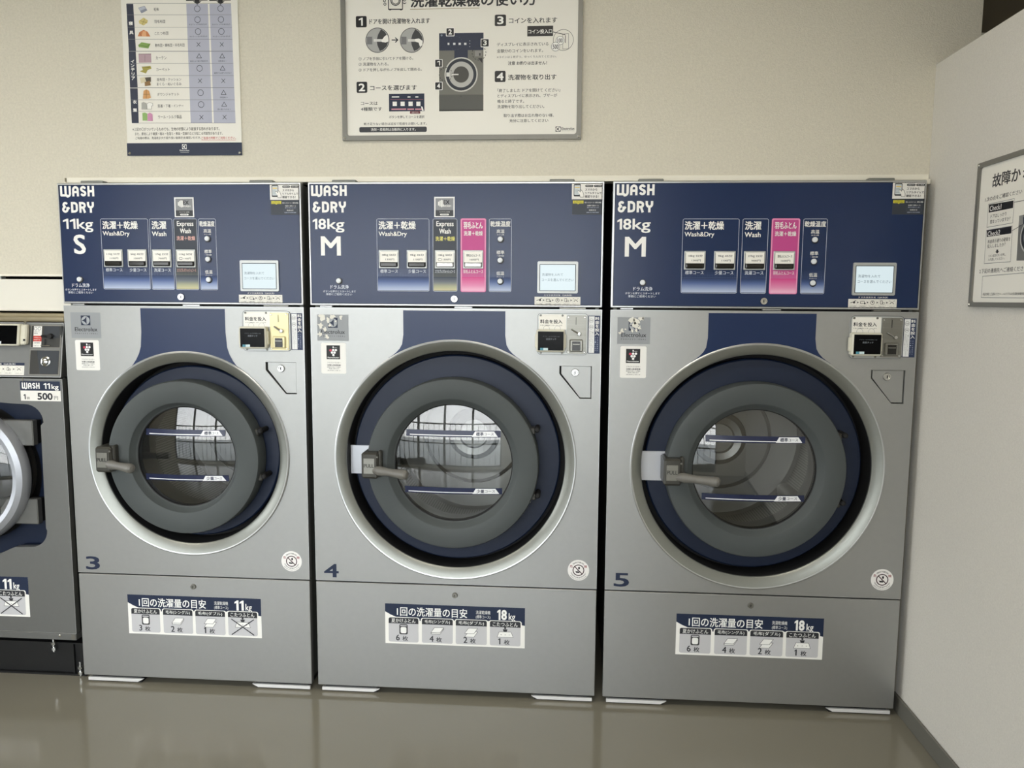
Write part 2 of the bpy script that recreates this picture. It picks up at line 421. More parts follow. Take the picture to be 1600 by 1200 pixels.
# shop front behind the viewer: wall with a wide glazed opening
m = MB(); m.prism([(LEFT, 0), (4.4, 0), (4.4, CEIL), (LEFT, CEIL)], FRONT-0.12, FRONT, 'wallpaper', holes=[[(WX0, 0.06), (WX1, 0.06), (WX1, 2.15), (WX0, 2.15)]]); struct('wall_front', m)
nb = 5; bw = (WX1-WX0)/nb
for k in range(nb):
    a, b = WX0+k*bw, WX0+(k+1)*bw
    m = MB()
    m.box(a, a+0.025, FRONT-0.09, FRONT-0.03, 0.06, 2.15, 'mullion'); m.box(b-0.025, b, FRONT-0.09, FRONT-0.03, 0.06, 2.15, 'mullion')
    for z in (0.06, 0.62, 1.1, 1.75, 2.12): m.box(a+0.025, b-0.025, FRONT-0.09, FRONT-0.03, z, z+0.03, 'mullion')
    for q in range(1, 5): m.box(a+q*bw/5-0.005, a+q*bw/5+0.005, FRONT-0.075, FRONT-0.06, 0.09, 1.1, 'mullion')
    o = struct('window_%d' % (k+1), m)
    g = MB(); g.box(a+0.025, b-0.025, FRONT-0.062, FRONT-0.058, 0.09, 2.12, 'window_glass'); sub('pane', g, o)
m = MB(); m.box(-14, 12, -22, FRONT-0.12, -0.2, -0.06, 'asphalt'); m.box(-14, LEFT-0.12, FRONT-0.12, 6, -0.2, -0.06, 'asphalt'); struct('ground', m)

# two unseen ceiling lamps over the aisle, added as warm fill light
def fill_lamp(x, y, label):
    t = thing('fill_lamp', label, 'lamp', (x, y, CEIL), 0, 'added fill lamps over the aisle')
    m = MB(); m.box(-0.62, 0.62, -0.075, 0.075, -0.05, -0.001, 'fill_lamp_case', 0.004); sub('case', m, t)
    m = MB(); m.box(-0.6, 0.6, -0.06, 0.06, -0.058, -0.0505, 'fill_lamp_glow'); sub('diffuser', m, t)
fill_lamp(-1.5, -1.45, 'long unseen fill lamp added above the low washer end of the aisle')
fill_lamp(0.75, -1.45, 'long unseen fill lamp added above the middle machines')
# ------------------------------------------------------------------ printed marks used on more than one machine
def logo_mark(m, lv, x0, z0, sz, bg='navy', fg='silver'):
    m.R(bg, lv, x0, z0, x0+sz, z0+sz)
    cx, cz, r = x0+sz/2, z0+sz/2, sz*0.44
    m.C(fg, lv+1, cx, cz, r)
    A, B, D = (cx-r, cz), (cx+r*0.25, cz+r*0.97), (cx+r*0.25, cz-r*0.97)
    def bow(p, q, k=0.42, n=8):
        mx, mz = (p[0]+q[0])/2, (p[1]+q[1])/2; ix, iz = mx+(cx-mx)*k*1.6, mz+(cz-mz)*k*1.6
        return [((1-t)**2*p[0]+2*t*(1-t)*ix+t*t*q[0], (1-t)**2*p[1]+2*t*(1-t)*iz+t*t*q[1]) for t in [i/n for i in range(n)]]
    m.P(bg, lv+2, bow(A, D) + bow(D, B, 0.05) + bow(B, A))
def deco(m, col, lv, word, x0, z0, x1, z1, t=0.205):
    """rounded art-deco capitals drawn with broad strokes"""
    h = t/2
    G = {
     'W': (1.06, [[(h, 1), (h, h), (0.62, h)] + arc(0.68, 0.26, 0.26, -90, 0, 6) + [(0.94, 1)], [(0.53, 1), (0.53, h)]]),
     'A': (0.66, [[(h, 0)] + [(h, 0.66)] + arc(0.33, 0.67, 0.21, 180, 0, 10) + [(0.54, 0)], [(h, 0.42), (0.54, 0.42)]]),
     'S': (0.62, [arc(0.31, 0.70, 0.19, 20, 200, 10) + [(0.20, 0.56), (0.42, 0.44)] + arc(0.31, 0.30, 0.19, 30, -160, 10)]),
     'H': (0.66, [[(h, 0), (h, 1)], [(0.54, 0), (0.54, 1)], [(h, 0.5), (0.54, 0.5)]]),
     'D': (0.68, [[(h, 0), (h, 1)], [(h, 1-h), (0.34, 1-h)] + arc(0.34, 0.67, 0.21, 90, 0, 5) + arc(0.34, 0.33, 0.21, 0, -90, 5) + [(h, h)]]),
     'R': (0.66, [[(h, 0), (h, 1)], [(h, 1-h), (0.34, 1-h)] + arc(0.34, 0.68, 0.2, 90, -90, 10) + [(h, 0.48)], [(0.38, 0.46), (0.54, 0)]]),
     'Y': (0.68, [[(h, 1), (h, 0.72)] + arc(0.34, 0.72, 0.22, 180, 360, 10) + [(0.56, 1)], [(0.34, 0.5), (0.34, 0)]]),
     '&': (0.8, [[(0.72, 0.5), (0.66, 0.42), (0.44, 0.42)], arc(0.36, 0.73, 0.17, 30, 270, 12) , arc(0.34, 0.3, 0.2, 90, 360, 14) + [(0.66, 0.42)]]),
    }
    gap = 0.1; tot = sum(G[c][0] for c in word) + gap*(len(word)-1); sx, sz = (x1-x0)/tot, z1-z0
    x = 0
    for c in word:
        for st in G[c][1]:
            pts = [(x0+(x+p[0])*sx, z0+p[1]*sz) for p in st]
            m.L(col, lv, pts, t*sx*1.02)
        x += G[c][0]+gap
def screw(m, x, y, z, r=0.004): m.cyl(x, z, r, y-0.0025, y+0.001, 'dull_steel', 12, 0.001); m.box(x-r*.6, x+r*.6, y-0.0029, y-0.0024, z-0.0005, z+0.0005, 'black_rubber')
def key_lock(m, x, y, z, r, mt='chrome'):
    m.lathe(x, z, [(0, y-0.004), (r*.55, y-0.004), (r*.6, y-0.006), (r*.92, y-0.006), (r, y-0.004), (r*1.12, y+0.001)], mt, 28)
    m.box(x-r*.12, x+r*.12, y-0.0046, y-0.0038, z-r*.38, z+r*.38, 'black_rubber')

def pay_sticker(m, x0, z0, x1, z1, caption=True):
    if caption: m.T('white', 1, x0+.028, z1+.0025, x1-.026, z1+.0075, 'スマホ決済方法（QR決済）', .2)
    m.R('paper', 1, x0, z0, x1, z1)
    w = (x1-x0)/5
    for k in range(5):
        cx = x0+w*(k+.5); zc = z0+(z1-z0)*.62
        m.frame('#c9c9c6', 2, cx-w*.38, z0+.003, cx+w*.38, z1-.003, .002, .0006)
        if k == 0: m.L('ink', 3, [(cx-.008, zc-.001), (cx, zc+.001), (cx+.008, zc+.006)], .0018); m.C('ink', 3, cx+.003, zc, .003, 12)
        elif k == 1: m.frame('ink', 3, cx-.007, zc-.004, cx+.005, zc+.004, .001, .0012); m.C('ink', 4, cx+.006, zc-.003, .0025, 10)
        elif k == 2: m.O('ink', 3, cx, zc, .0055, .0014, 20); m.C('ink', 3, cx, zc+.001, .0022, 12)
        elif k == 3: m.frame('ink', 3, cx-.006, zc-.005, cx+.001, zc+.006, .001, .0012); m.frame('ink', 3, cx+.001, zc-.005, cx+.007, zc+.001, .001, .001)
        else: m.L('ink', 3, [(cx-.006, zc-.004), (cx, zc+.002), (cx+.006, zc-.004)], .0016); m.L('ink', 3, [(cx-.008, zc+.006), (cx-.004, zc+.003)], .001); m.L('ink', 3, [(cx+.008, zc+.006), (cx+.004, zc+.003)], .001)
        m.T('ink', 3, cx-w*.3, z0+.0045, cx+w*.3, z0+.0075, ('アプリ起動', '金額を確認', 'タッチする', '支払い完了', 'スタート')[k], 0)
        if k: m.P('ink', 3, [(x0+w*k-.002, zc-.003), (x0+w*k+.0025, zc), (x0+w*k-.002, zc+.003)])

def load_label(m, x0, z0, w, h, kg, counts, cross):
    X = lambda u: x0+u*w
    Z = lambda v: z0+(1-v)*h
    m.R('#f0efe9', 1, x0, z0, x0+w, z0+h)
    wave = [(0, .20), (.04, .275), (.08, .33), (.13, .375), (.19, .40), (.26, .41), (.36, .40), (.45, .385), (.55, .365), (.65, .35), (.75, .355), (.85, .375), (.93, .405), (1, .44)]
    m.P('navy', 2, [(X(0), Z(0)), (X(1), Z(0))] + [(X(u), Z(v)) for u, v in wave[::-1]])
    m.T('white', 3, X(.085), Z(.30), X(.59), Z(.075), '1回の洗濯量の目安', .46)
    m.T('white', 3, X(.652), Z(.19), X(.755), Z(.10), '洗濯乾燥機', 0); m.T('white', 3, X(.652), Z(.31), X(.755), Z(.215), '(標準コース)', 0)
    m.T('white', 3, X(.803), Z(.315), X(.872), Z(.06), kg, 1.2); m.T('white', 3, X(.885), Z(.36), X(.932), Z(.14), 'kg', .4)
    for k, (a, b) in enumerate(((.025, .24), (.265, .487), (.508, .73), (.752, .97))):
        m.RR('#f0efe9', 3, X(a-.008), Z(.975), X(b+.008), Z(.33), .007)
        m.RR('#c2c2c4', 4, X(a), Z(.955), X(b), Z(.345), .006)
        m.P('#2c2e33', 5, arc(X(b)-.006, Z(.345)-.006, .006, 0, 90, 4) + arc(X(a)+.006, Z(.345)-.006, .006, 90, 180, 4) + [(X(a), Z(.49)), (X(b), Z(.49))])
        m.T('white', 6, X(a+.02), Z(.47), X(b-.02), Z(.37), ('夏かけふとん', '毛布(シングル)', '毛布(ダブル)', 'こたつふとん')[k], .3)
        cx, cz = X((a+b)/2), Z(.63); s = h*.12
        if k == 0:
            m.RR('#3a3b3e', 5, cx-s*.85, cz-s*1.1, cx+s*.85, cz+s*1.05, s*.3); m.RR('white', 6, cx-s*.6, cz-s*.85, cx+s*.6, cz+s*.45, s*.3); m.R('#c2c2c4', 6, cx-s*.65, cz+s*.62, cx+s*.65, cz+s*.85)
        elif k in (1, 2):
            off = 0 if k == 1 else s*.1
            for q, dz in enumerate((-.3, .0) if k == 1 else (-.62, .12)):
                P = [(cx-s*1.3, cz+s*(dz-.5)), (cx+s*.55, cz+s*(dz-.5)), (cx+s*1.3, cz+s*(dz+.6)), (cx-s*.55, cz+s*(dz+.6))]
                m.P('white', 5+2*q, P); m.L('#303135', 6+2*q, P+[P[0]], .0011)
        else:
            m.P('white', 5, [(cx-s*1.6, cz-s*.9), (cx+s*1.6, cz-s*.9), (cx+s*1.2, cz+s*.2), (cx-s*1.2, cz+s*.2)])
            m.L('#303135', 6, [(cx-s*1.6, cz-s*.9), (cx+s*1.6, cz-s*.9), (cx+s*1.2, cz+s*.2), (cx-s*1.2, cz+s*.2), (cx-s*1.6, cz-s*.9)], .0011)
            m.P('#303135', 6, [(cx-s*.5, cz+s*.75), (cx+s*.5, cz+s*.75), (cx+s*.3, cz+s*.25), (cx-s*.3, cz+s*.25)]); m.C('#303135', 6, cx, cz+s*1.0, s*.22, 12)
            for q in (-.8, 0, .8): m.C('#303135', 6, cx+q*s, cz-s*.4, .0012, 8)
        if k == 3 and cross:
            m.L('#2c2e33', 8, [(X(a+.025), Z(.93)), (X(b-.025), Z(.53))], .0032); m.L('#2c2e33', 8, [(X(a+.025), Z(.53)), (X(b-.025), Z(.93))], .0032)
        elif counts[k]:
            e = m.TC('#2c2e33', 5, cx-h*.14, Z(.92), h*.15, counts[k], .5); m.T('#2c2e33', 5, cx-h*.03, Z(.925), cx+h*.11, Z(.80), '枚', .5)
def danger_sticker(m, x, z, r):
    m.C('#f1efec', 1, x, z, r, 48); m.O('#3a1a24', 2, x, z, r*.5, r*.085)
    m.L('#3a1a24', 3, arc(x, z, r*.5, 135, 135, 1)[:1] + arc(x, z, r*.5, -45, -45, 1)[:1], r*.085)
    m.P('#1c1c1e', 2, [(x-r*.3, z-r*.06), (x-r*.12, z-r*.12), (x+r*.12, z-r*.12), (x+r*.1, z-r*.25), (x-r*.2, z-r*.25)])
    m.RR('#1c1c1e', 2, x-r*.02, z+r*.1, x+r*.14, z+r*.34, r*.06); m.L('#1c1c1e', 2, [(x-r*.05, z+r*.02), (x-r*.08, z-r*.1)], r*.04)
    m.T('#8e2434', 2, x-r*.8, z+r*.24, x-r*.52, z+r*.5, '危', .5); m.T('#8e2434', 2, x+r*.52, z+r*.24, x+r*.8, z+r*.5, '険', .5)
    def ring(txt, rr, a0, a1, hh):
        n = len(txt)
        for k, ch in enumerate(txt):
            a = math.radians(a0+(a1-a0)*(k+.5)/n); px, pz = x+rr*math.cos(a), z+rr*math.sin(a)
            m.T('#2a2a2c', 2, px-hh/2, pz-hh/2, px+hh/2, pz+hh/2, ch, .4, rot=(a-PI/2 if a0 > a1 else a+PI/2))
    ring('回転中ドアを開けるな', r*.76, 132, 48, r*.13); ring('けがのおそれがあります手を入れない', r*.7, 200, 340, r*.12); ring('幼児を近づけないでください注意', r*.88, 215, 325, r*.09)
def logo_sticker(m, x0, z0, w, h, peel_glare=0):
    m.R('#94989b', 1, x0, z0, x0+w, z0+h)
    logo_mark(m, 2, x0+w*.345, z0+h*.50, w*.31, 'navy', '#a4a8ad')
    m.T('#1d2027', 2, x0+w*.125, z0+h*.265, x0+w*.88, z0+h*.42, 'Electrolux', .4)
    for k, ch in enumerate('PROFESSIONAL'):
        cx = x0+w*(.14+.73*k/11); m.TC('#30333a', 2, cx, z0+h*.155, h*.05, ch, .2)
    rr = random.Random(3+peel_glare)
    if peel_glare:   # white patches: film come away on one sticker, glare painted on the other
        spots = [(.45, .93, .16), (.6, .85, .16), (.7, .95, .12), (.55, .7, .14), (.66, .62, .1), (.58, .52, .08), (.14, .5, .1), (.08, .42, .06), (.25, .55, .05), (.45, .5, .09), (.78, .97, .06)] if peel_glare == 1 else \
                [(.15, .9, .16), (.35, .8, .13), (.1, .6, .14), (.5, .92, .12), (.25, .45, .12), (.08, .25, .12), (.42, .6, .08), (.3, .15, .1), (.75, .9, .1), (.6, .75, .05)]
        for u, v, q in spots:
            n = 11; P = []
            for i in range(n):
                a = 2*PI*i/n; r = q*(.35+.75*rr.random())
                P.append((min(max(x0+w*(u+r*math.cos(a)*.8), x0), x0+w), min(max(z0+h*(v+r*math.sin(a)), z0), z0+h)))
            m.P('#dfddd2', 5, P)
def plasma_sticker(m, x0, z0, w, h):
    m.RR('#ecebe6', 1, x0, z0, x0+w, z0+h, .005)
    b0, b1, t0, t1 = x0+w*.22, x0+w*.76, z0+h*.47, z0+h*.92
    m.R('#141416', 2, b0, t0, b1, t1)
    bw, bh = b1-b0, t1-t0
    for k, (u, v) in enumerate(((.30, .64), (.50, .66), (.70, .66), (.41, .48), (.60, .48), (.51, .31))): m.C('#c9425c' if k == 0 else '#f4f4f2', 3, b0+bw*u, t0+bh*v, bw*.088, 20)
    m.R('#f4f4f2', 3, b0+bw*.46, t0+bh*.80, b0+bw*.54, t0+bh*.92); m.T('#f4f4f2', 3, b0+bw*.57, t0+bh*.8, b0+bw*.78, t0+bh*.86, 'ion', .2)
    m.T('#f4f4f2', 3, b0+bw*.07, t0+bh*.08, b0+bw*.93, t0+bh*.17, 'Plasmacluster', .5)
    m.T('ink', 2, x0+w*.24, z0+h*.34, x0+w*.78, z0+h*.385, 'プラズマクラスター', .3)
    m.T('ink', 2, x0+w*.24, z0+h*.255, x0+w*.78, z0+h*.305, '衣類も高速乾燥', .8)
    m.T('ink', 2, x0+w*.24, z0+h*.20, x0+w*.78, z0+h*.235, '静電気を抑えて衣類を', .3); m.T('ink', 2, x0+w*.3, z0+h*.15, x0+w*.72, z0+h*.185, '清潔に保ちます', .3); m.T('ink', 2, x0+w*.24, z0+h*.09, x0+w*.78, z0+h*.12, '効果は使用条件により異なります', 0)
def phone_sticker(m, x0, z0, w, h):
    m.R('#e9e7e2', 1, x0, z0, x0+w, z0+h)
    m.RR('#26282b', 2, x0+w*.06, z0+h*.18, x0+w*.29, z0+h*.93, .003); m.RR('#cfd6d8', 3, x0+w*.08, z0+h*.27, x0+w*.27, z0+h*.86, .001)
    m.R('#e3c66a', 4, x0+w*.10, z0+h*.70, x0+w*.25, z0+h*.76); 
    for k in range(4): m.R('#8f9aa0', 4, x0+w*.10, z0+h*(.36+.08*k), x0+w*.21, z0+h*(.385+.08*k))
    hand = [(.19, .5), (.23, .54), (.27, .44), (.29, .58), (.34, .5), (.38, .32), (.385, .13), (.27, .13), (.25, .3)]
    m.P('#f3f0ea', 5, [(x0+w*u, z0+h*v) for u, v in hand]); m.L('#26282b', 6, [(x0+w*u, z0+h*v) for u, v in hand], .0011)
    m.RR('#2a2b2e', 2, x0+w*.43, z0+h*.75, x0+w*.69, z0+h*.89, .003); m.RR('#2a2b2e', 2, x0+w*.715, z0+h*.75, x0+w*.975, z0+h*.89, .003)
    m.T('white', 3, x0+w*.46, z0+h*.79, x0+w*.66, z0+h*.85, '運転状況', .2); m.T('white', 3, x0+w*.745, z0+h*.79, x0+w*.945, z0+h*.85, '残り時間', .2)
    m.T('ink', 2, x0+w*.43, z0+h*.52, x0+w*.82, z0+h*.67, 'スマホから', .7); m.T('ink', 2, x0+w*.43, z0+h*.31, x0+w*.96, z0+h*.46, 'リアルタイムで', .7); m.T('ink', 2, x0+w*.42, z0+h*.09, x0+w*.87, z0+h*.25, '確認できる！', .7)
    zb = z0-h*.95     # dark lower half
    m.R('charcoal', 1, x0+w*.02, zb, x0+w*.995, z0)
    m.R('yellow', 2, x0+w*.04, z0-h*.26, x0+w*.38, z0-h*.08); m.P('yellow', 2, [(x0+w*.17, z0-h*.26), (x0+w*.21, z0-h*.31), (x0+w*.25, z0-h*.26)])
    m.T('ink', 3, x0+w*.07, z0-h*.16, x0+w*.35, z0-h*.10, '残り時間が分かる', .2); m.T('ink', 3, x0+w*.07, z0-h*.24, x0+w*.35, z0-h*.18, '運転状況を確認', .2)
    m.T('white', 2, x0+w*.42, z0-h*.24, x0+w*.96, z0-h*.155, '終わったらメール・便利な機能', .3)
    m.T('white', 2, x0+w*.5, z0-h*.43, x0+w*.88, z0-h*.35, '洗濯終了通知メール', .2); m.T('ice', 2, x0+w*.5, z0-h*.54, x0+w*.88, z0-h*.48, '無料でお知らせします', 0)
    m.frame('#59606c', 2, x0+w*.45, z0-h*.74, x0+w*.93, z0-h*.6, .001, .0004); m.T('white', 3, x0+w*.56, z0-h*.71, x0+w*.79, z0-h*.63, '混雑状況', .2); m.T('ice', 2, x0+w*.48, z0-h*.84, x0+w*.88, z0-h*.78, '店舗の空き状況を確認', 0)
def coin_strip(m, x0, z0, x1, z1):
    xm = x0+(x1-x0)*.53; w = x1-x0
    m.R('#2b3857', 1, x0, z0, x1, z1); m.R('#eceeee', 2, x0+.002, z0+.002, xm, z1-.002)
    hh = (z1-z0)
    for k, ch in enumerate('料金を投入'): 
        sz = w*.36*(0.75 if ch == 'を' else 1); m.T('white', 2, (xm+x1)/2-sz/2-.0005, z1-hh*(.115+.1*k), (xm+x1)/2+sz/2-.0005, z1-hh*(.03+.1*k), ch, .7)
    for q, tx in enumerate(('すると自動的に', 'スタートします')):
        for k, ch in enumerate(tx): m.T('ice', 2, x1-w*(.2+.17*q)-.0014, z0+hh*(.40-.055*k), x1-w*(.2+.17*q)+.0014, z0+hh*(.43-.055*k), ch, 0)
    cx = (x0+xm)/2
    for k, tx in enumerate(('洗濯', '乾燥')):
        zc = z1-hh*(.13+.17*k); m.O('#55585e', 3, cx, zc, w*.17, .0007, 24); m.T('ink', 3, cx-w*.11, zc-.0022, cx+w*.11, zc+.0022, tx, .2)
    for q, tx in enumerate(('コースを選び料金を入れる', 'おつりは出ませんご注意ください', '百円硬貨をご使用ください')):
        for k, ch in enumerate(tx): m.T('#4b4e55', 3, cx+w*(.13-.12*q)-.0012, z0+hh*(.58-.038*k), cx+w*(.13-.12*q)+.0012, z0+hh*(.606-.038*k), ch, 0)

# ------------------------------------------------------------------ stacked washer-dryers
NAVY_BOT = [(0, '#b9c4da'), (.3, '#8c9cc0'), (.6, '#55699a'), (.85, '#2c4270'), (1, '#1a2e56')]
GREY_BOT = [(0, '#c9c59c'), (.3, '#a7a88a'), (.6, '#6a727a'), (1, '#2b3546')]
PINK_BOT = [(0, '#f0bcd4'), (.4, '#df86b0'), (1, '#cf3f86')]
def course_box(m, x0, x1, kind):
    z0, z1 = 1.3195, 1.5405
    if kind == 'pink': m.RR('#de6fa4', 1, x0-.001, z0-.001, x1+.001, z1+.001, .005); m.RR('pink', 2, x0+.0035, z0+.0035, x1-.0035, z1-.0035, .004)
    elif kind == 'grey': m.RR('charcoal', 1, x0, z0, x1, z1, .005)
    else: m.RR('panel', 1, x0, z0, x1, z1, .005, 'navy_gloss')
    st = {'pink': PINK_BOT, 'grey': GREY_BOT}.get(kind, NAVY_BOT)
    m.G(3, x0+.002, z0+.003, x1-.002, z0+.045, st, n=8)
    dot = ink({'pink': '#e59abf', 'grey': '#8e947f'}.get(kind, '#6378a6'))
    nx = max(4, int((x1-x0)/.005)); 
    for j in range(6):
        for i in range(nx):
            s = .0016-.00022*j; cx = x0+.004+(x1-x0-.008)*i/(nx-1); cz = z0+.047+.0042*j
            m.R(dot, 4, cx-s/2-.0004, cz-s/2, cx+s/2+.0004, cz+s/2)
    m.frame('#e79cc0' if kind == 'pink' else '#c3cbdb', 5, x0, z0, x1, z1, .005, .0012 if kind != 'pink' else .003)
def course_button(parent, ox, xc, top, bottom, sil=False, label=None, mark=False):
    m = MB(ox, -0.0055); z0, z1 = 1.3895, 1.4455; w = .0315
    m.box(xc-w, xc+w, -0.0055, -0.001, z0, z1, 'bezel_silver', .0012)
    m.RR('#2a2b2c', 1, xc-w+.003, z0+.0035, xc+w-.003, z1-.0035, .005); m.RR('#f2f0e8', 2, xc-w+.004, z0+.019, xc+w-.004, z1-.004, .0015)
    m.T('#2b2d31', 3, xc-w+.011, z0+.0375-.001, xc+w-.009, z0+.0445, top, .6)
    m.T('#2b2d31', 3, xc-.010+(.004 if mark else 0), z0+.0245, xc+.017, z0+.0305, bottom, .4)
    if mark: m.frame('#2b2d31', 3, xc-.021, z0+.0235, xc-.010, z0+.0315, .003, .0011)
    o = sub('course_button', m, parent, label)
    k = MB(ox, 0); k.box(xc-w+.005, xc+w-.005, -0.0105, -0.0056, z0+.004, z0+.0185, 'key_silver' if sil else 'key_black', .003); sub('button_key', k, o)
    return o

def washer_dryer(xl, W, kg, size, number, label, courses, boxes, ex_x, drum_rot, peel_glare, yellow, group):
    big = W > .85
    t = thing('washer_dryer', label, 'washer-dryer', (xl+W/2, 0, 0), 0, group)
    ox = -W/2; R_ = lambda d: W+d
    cx, cz = (.4545, .786) if big else (.395, .79)
    r_ring, r_hole, r_navy, r_disc, r_bev, r_gl = (.385, .349, .334, .272, .206, .186) if big else (.335, .2985, .284, .251, .180, .162)
    # cabinet shell
    m = MB(ox)
    for a, b in ((.009, .02), (W-.02, W-.009)): m.box(a, b, .024, .86, .028, 1.6485, 'cabinet_side')
    m.box(.02, W-.02, .84, .86, .028, 1.6485, 'cabinet_dark'); m.box(.02, W-.02, .024, .84, 1.638, 1.6485, 'cabinet_side'); m.box(.02, W-.02, .03, .84, .028, .04, 'cabinet_dark')
    m.box(.02, W-.02, .05, .84, 1.20, 1.21, 'cabinet_dark'); m.box(.02, W-.02, .05, .84, .34, .35, 'cabinet_dark')
    m.box(.02, W-.02, .0235, .03, 1.262, 1.28, 'black_rubber'); m.box(.02, W-.02, .0235, .03, .374, .39, 'black_rubber')
    for a, z in ((.004, 1.312), (.004, 1.298), (W-.012, 1.312), (W-.012, 1.298)): m.box(a, a+.008, .016, .026, z-.002, z+.002, 'chrome')
    m.box(.03, .068, .004, .02, 1.2695, 1.2728, 'silver_edge'); m.box(W/2-.0, W/2+.055, .004, .02, 1.2695, 1.2728, 'silver_edge'); m.box(W-.13, W-.05, .004, .02, 1.2695, 1.2728, 'dull_steel')
    sub('cabinet', m, t)
    # feet
    for a, b, side in ((.012, .205, 1), (W-.205, W-.008, 0)):
        m = MB(ox); P = [(a, .005), (b-.02, .005), (b, .0155), (a, .0155)] if side else [(a+.02, .005), (b, .005), (b, .0155), (a, .0155)]
        m.prism(P, .004, .0118, 'white_steel'); m.box(a+.01, b-.01, .012, .3, 0, .028, 'black_steel'); sub('foot', m, t)
    # kick panel
    m = MB(ox, 0); m.box(0, W, 0, .022, .025, .3785, 'silver_paint', .0015)
    kp = sub('kick_panel', m, t)
    m = MB(ox); key_lock(m, W/2+.001, 0, .347, .0088, 'dull_steel'); sub('panel_lock', m, kp)
    m = MB(ox, 0); load_label(m, W/2-.2275, .1775, .4555, .135, kg, ('6', '4', '2', '1') if big else ('3', '2', '1', ''), not big); sub('load_label', m, kp, 'navy and white load guide label for %s kg' % kg)
    # front panel
    m = MB(ox, 0)
    hole = [(cx+(r_ring-.012)*math.cos(2*PI*i/72), cz+(r_ring-.012)*math.sin(2*PI*i/72)) for i in range(72)]
    lp = [(R_(-.1275), 1.094), (R_(-.1275), 1.0685), (R_(-.0635), .9925), (R_(-.028), .9925), (R_(-.028), 1.094)]
    m.prism([(0, .3835), (W, .3835), (W, 1.2675), (0, 1.2675)], 0, .022, 'silver_paint', holes=[hole, lp])
    m.frame('#d9dcdc', 1, 0, .3835, W, 1.2675, .0005, .0016, 'silver_edge')
    m.prism([(p[0], p[1]) for p in [(R_(-.132), 1.098), (R_(-.132), 1.067), (R_(-.066), .988), (R_(-.024), .988), (R_(-.024), 1.098)]], .03, .04, 'black_rubber')
    fp = sub('front_panel', m, t)
    m = MB(ox, 0); nw = .1595 if big else .1385; ncx = .4545 if big else .3935; e = .048
    neck = [(ncx-nw, 1.2605), (ncx-nw, 1.185)]
    zE = 1.112 if big else 1.069; xe = ncx-nw-e if big else ncx-nw-.043
    neck += [(ncx-nw-(u*u)*(ncx-nw-xe), 1.185-(1.185-zE)*u**.75) for u in (.3, .5, .7, .85, 1)]
    lo = []
    r0 = r_ring+.0005
    a0 = math.degrees(math.atan2(zE-cz, xe-cx)); lo = [p for p in arc(cx, cz, r0, a0, 180-a0, 30)]
    neck = neck + lo + [(2*ncx-p[0], p[1]) for p in neck[::-1]]
    m.P('panel', 2, neck, 'navy_gloss'); sub('neck_panel', m, fp, 'navy panel above the door')
    m = MB(ox, 0); logo_sticker(m, .0215, 1.1635, .1, .082, peel_glare); sub('maker_sticker', m, fp)
    m = MB(ox, 0); plasma_sticker(m, .032, 1.0595, .08, .0975); sub('feature_sticker', m, fp, 'white sticker with black grape mark')
    m = MB(ox, 0); m.T('navy', 1, .0275, .394, .076, .439, number, .9); sub('number_mark', m, fp, 'large navy number %s' % number)
    m = MB(ox, 0); danger_sticker(m, R_(-.0585), .4435, .034); sub('warning_sticker', m, fp)
    m = MB(ox, 0); coin_strip(m, R_(-.0415), 1.133, R_(-.005), 1.249); sub('coin_sticker', m, fp)
    m = MB(ox, 0)
    off = .004
    m.prism([(R_(-.1275+off*1.5), 1.0925), (R_(-.1275+off*1.5), 1.0695), (R_(-.0625), .9955), (R_(-.0305), .9955), (R_(-.0305), 1.0925)], .006, .016, 'silver_paint')
    lc = sub('latch_cover', m, fp)
    m = MB(ox); key_lock(m, R_(-.079), .006, 1.0735, .0115); sub('cover_lock', m, lc)
    # payment unit
    m = MB(ox, -.003)
    px0, px1, pz0, pz1 = R_(-.197), R_(-.042), 1.128, 1.256
    m.prism(rr_pts(px0, pz0, px1, pz1, .012), -.003, .002, 'bezel_silver'); m.frame('#55575a', 1, px0, pz0, px1, pz1, .012, .0013)
    m.P('#f0eee6', 1, [(px0+.005, pz0+.078), (R_(-.108), pz0+.078), (R_(-.108), pz1-.004), (px0+.012, pz1-.004), (px0+.005, pz1-.01)])
    m.T('ink', 2, px0+.0085, 1.224, px0+.0765, 1.2365, '料金を投入', .8); m.T('ink', 2, px0+.0085, 1.2165, px0+.0765, 1.2205, 'すると自動的にスタートします', .2)
    for q in (.028, .062): m.O('#9fa3a8', 2, px0+q, 1.2085, .009, .0008, 28)
    for a, b in ((px0+.010, pz1-.007), (R_(-.12), pz1-.007), (px0+.012, pz0+.006), (R_(-.12), pz0+.006)): screw(m, a, -.003, b, .0035)
    pu = sub('payment_unit', m, t)
    m = MB(ox, -.031); sx0, sx1, sz0, sz1 = R_(-.199), R_(-.112), 1.138, 1.206
    m.box(sx0, sx1, -.031, -.003, sz0, sz1, 'bezel_cream', .004); m.box(sx0-.004, sx0+.002, -.022, -.006, sz0+.012, sz1-.014, 'bezel_cream', .002); m.box(sx1-.002, sx1+.004, -.022, -.006, sz0+.012, sz1-.014, 'bezel_cream', .002)
    m.RR('#08090b', 1, sx0+.005, sz0+.005, sx1-.004, sz1-.005, .001, 'screen_black')
    m.T('#70757c', 2, sx0+.02, sz0+.046, sx1-.016, sz0+.0495, 'アプリ・ICでの支払いは', 0); m.T('#8a9098', 2, sx0+.03, sz0+.037, sx1-.026, sz0+.0425, '画面タッチ', 0)
    m.R('#4f8ea0', 2, sx0+.012, sz0+.0055, sx0+.022, sz0+.0125); m.R('#cfe3e6', 2, sx0+.022, sz0+.0055, sx0+.036, sz0+.0125)
    sub('payment_screen', m, pu, 'black touch screen in a cream case')
    m = MB(ox, -.009); c0, c1, d0, d1 = R_(-.1065), R_(-.0475), 1.1325, 1.25
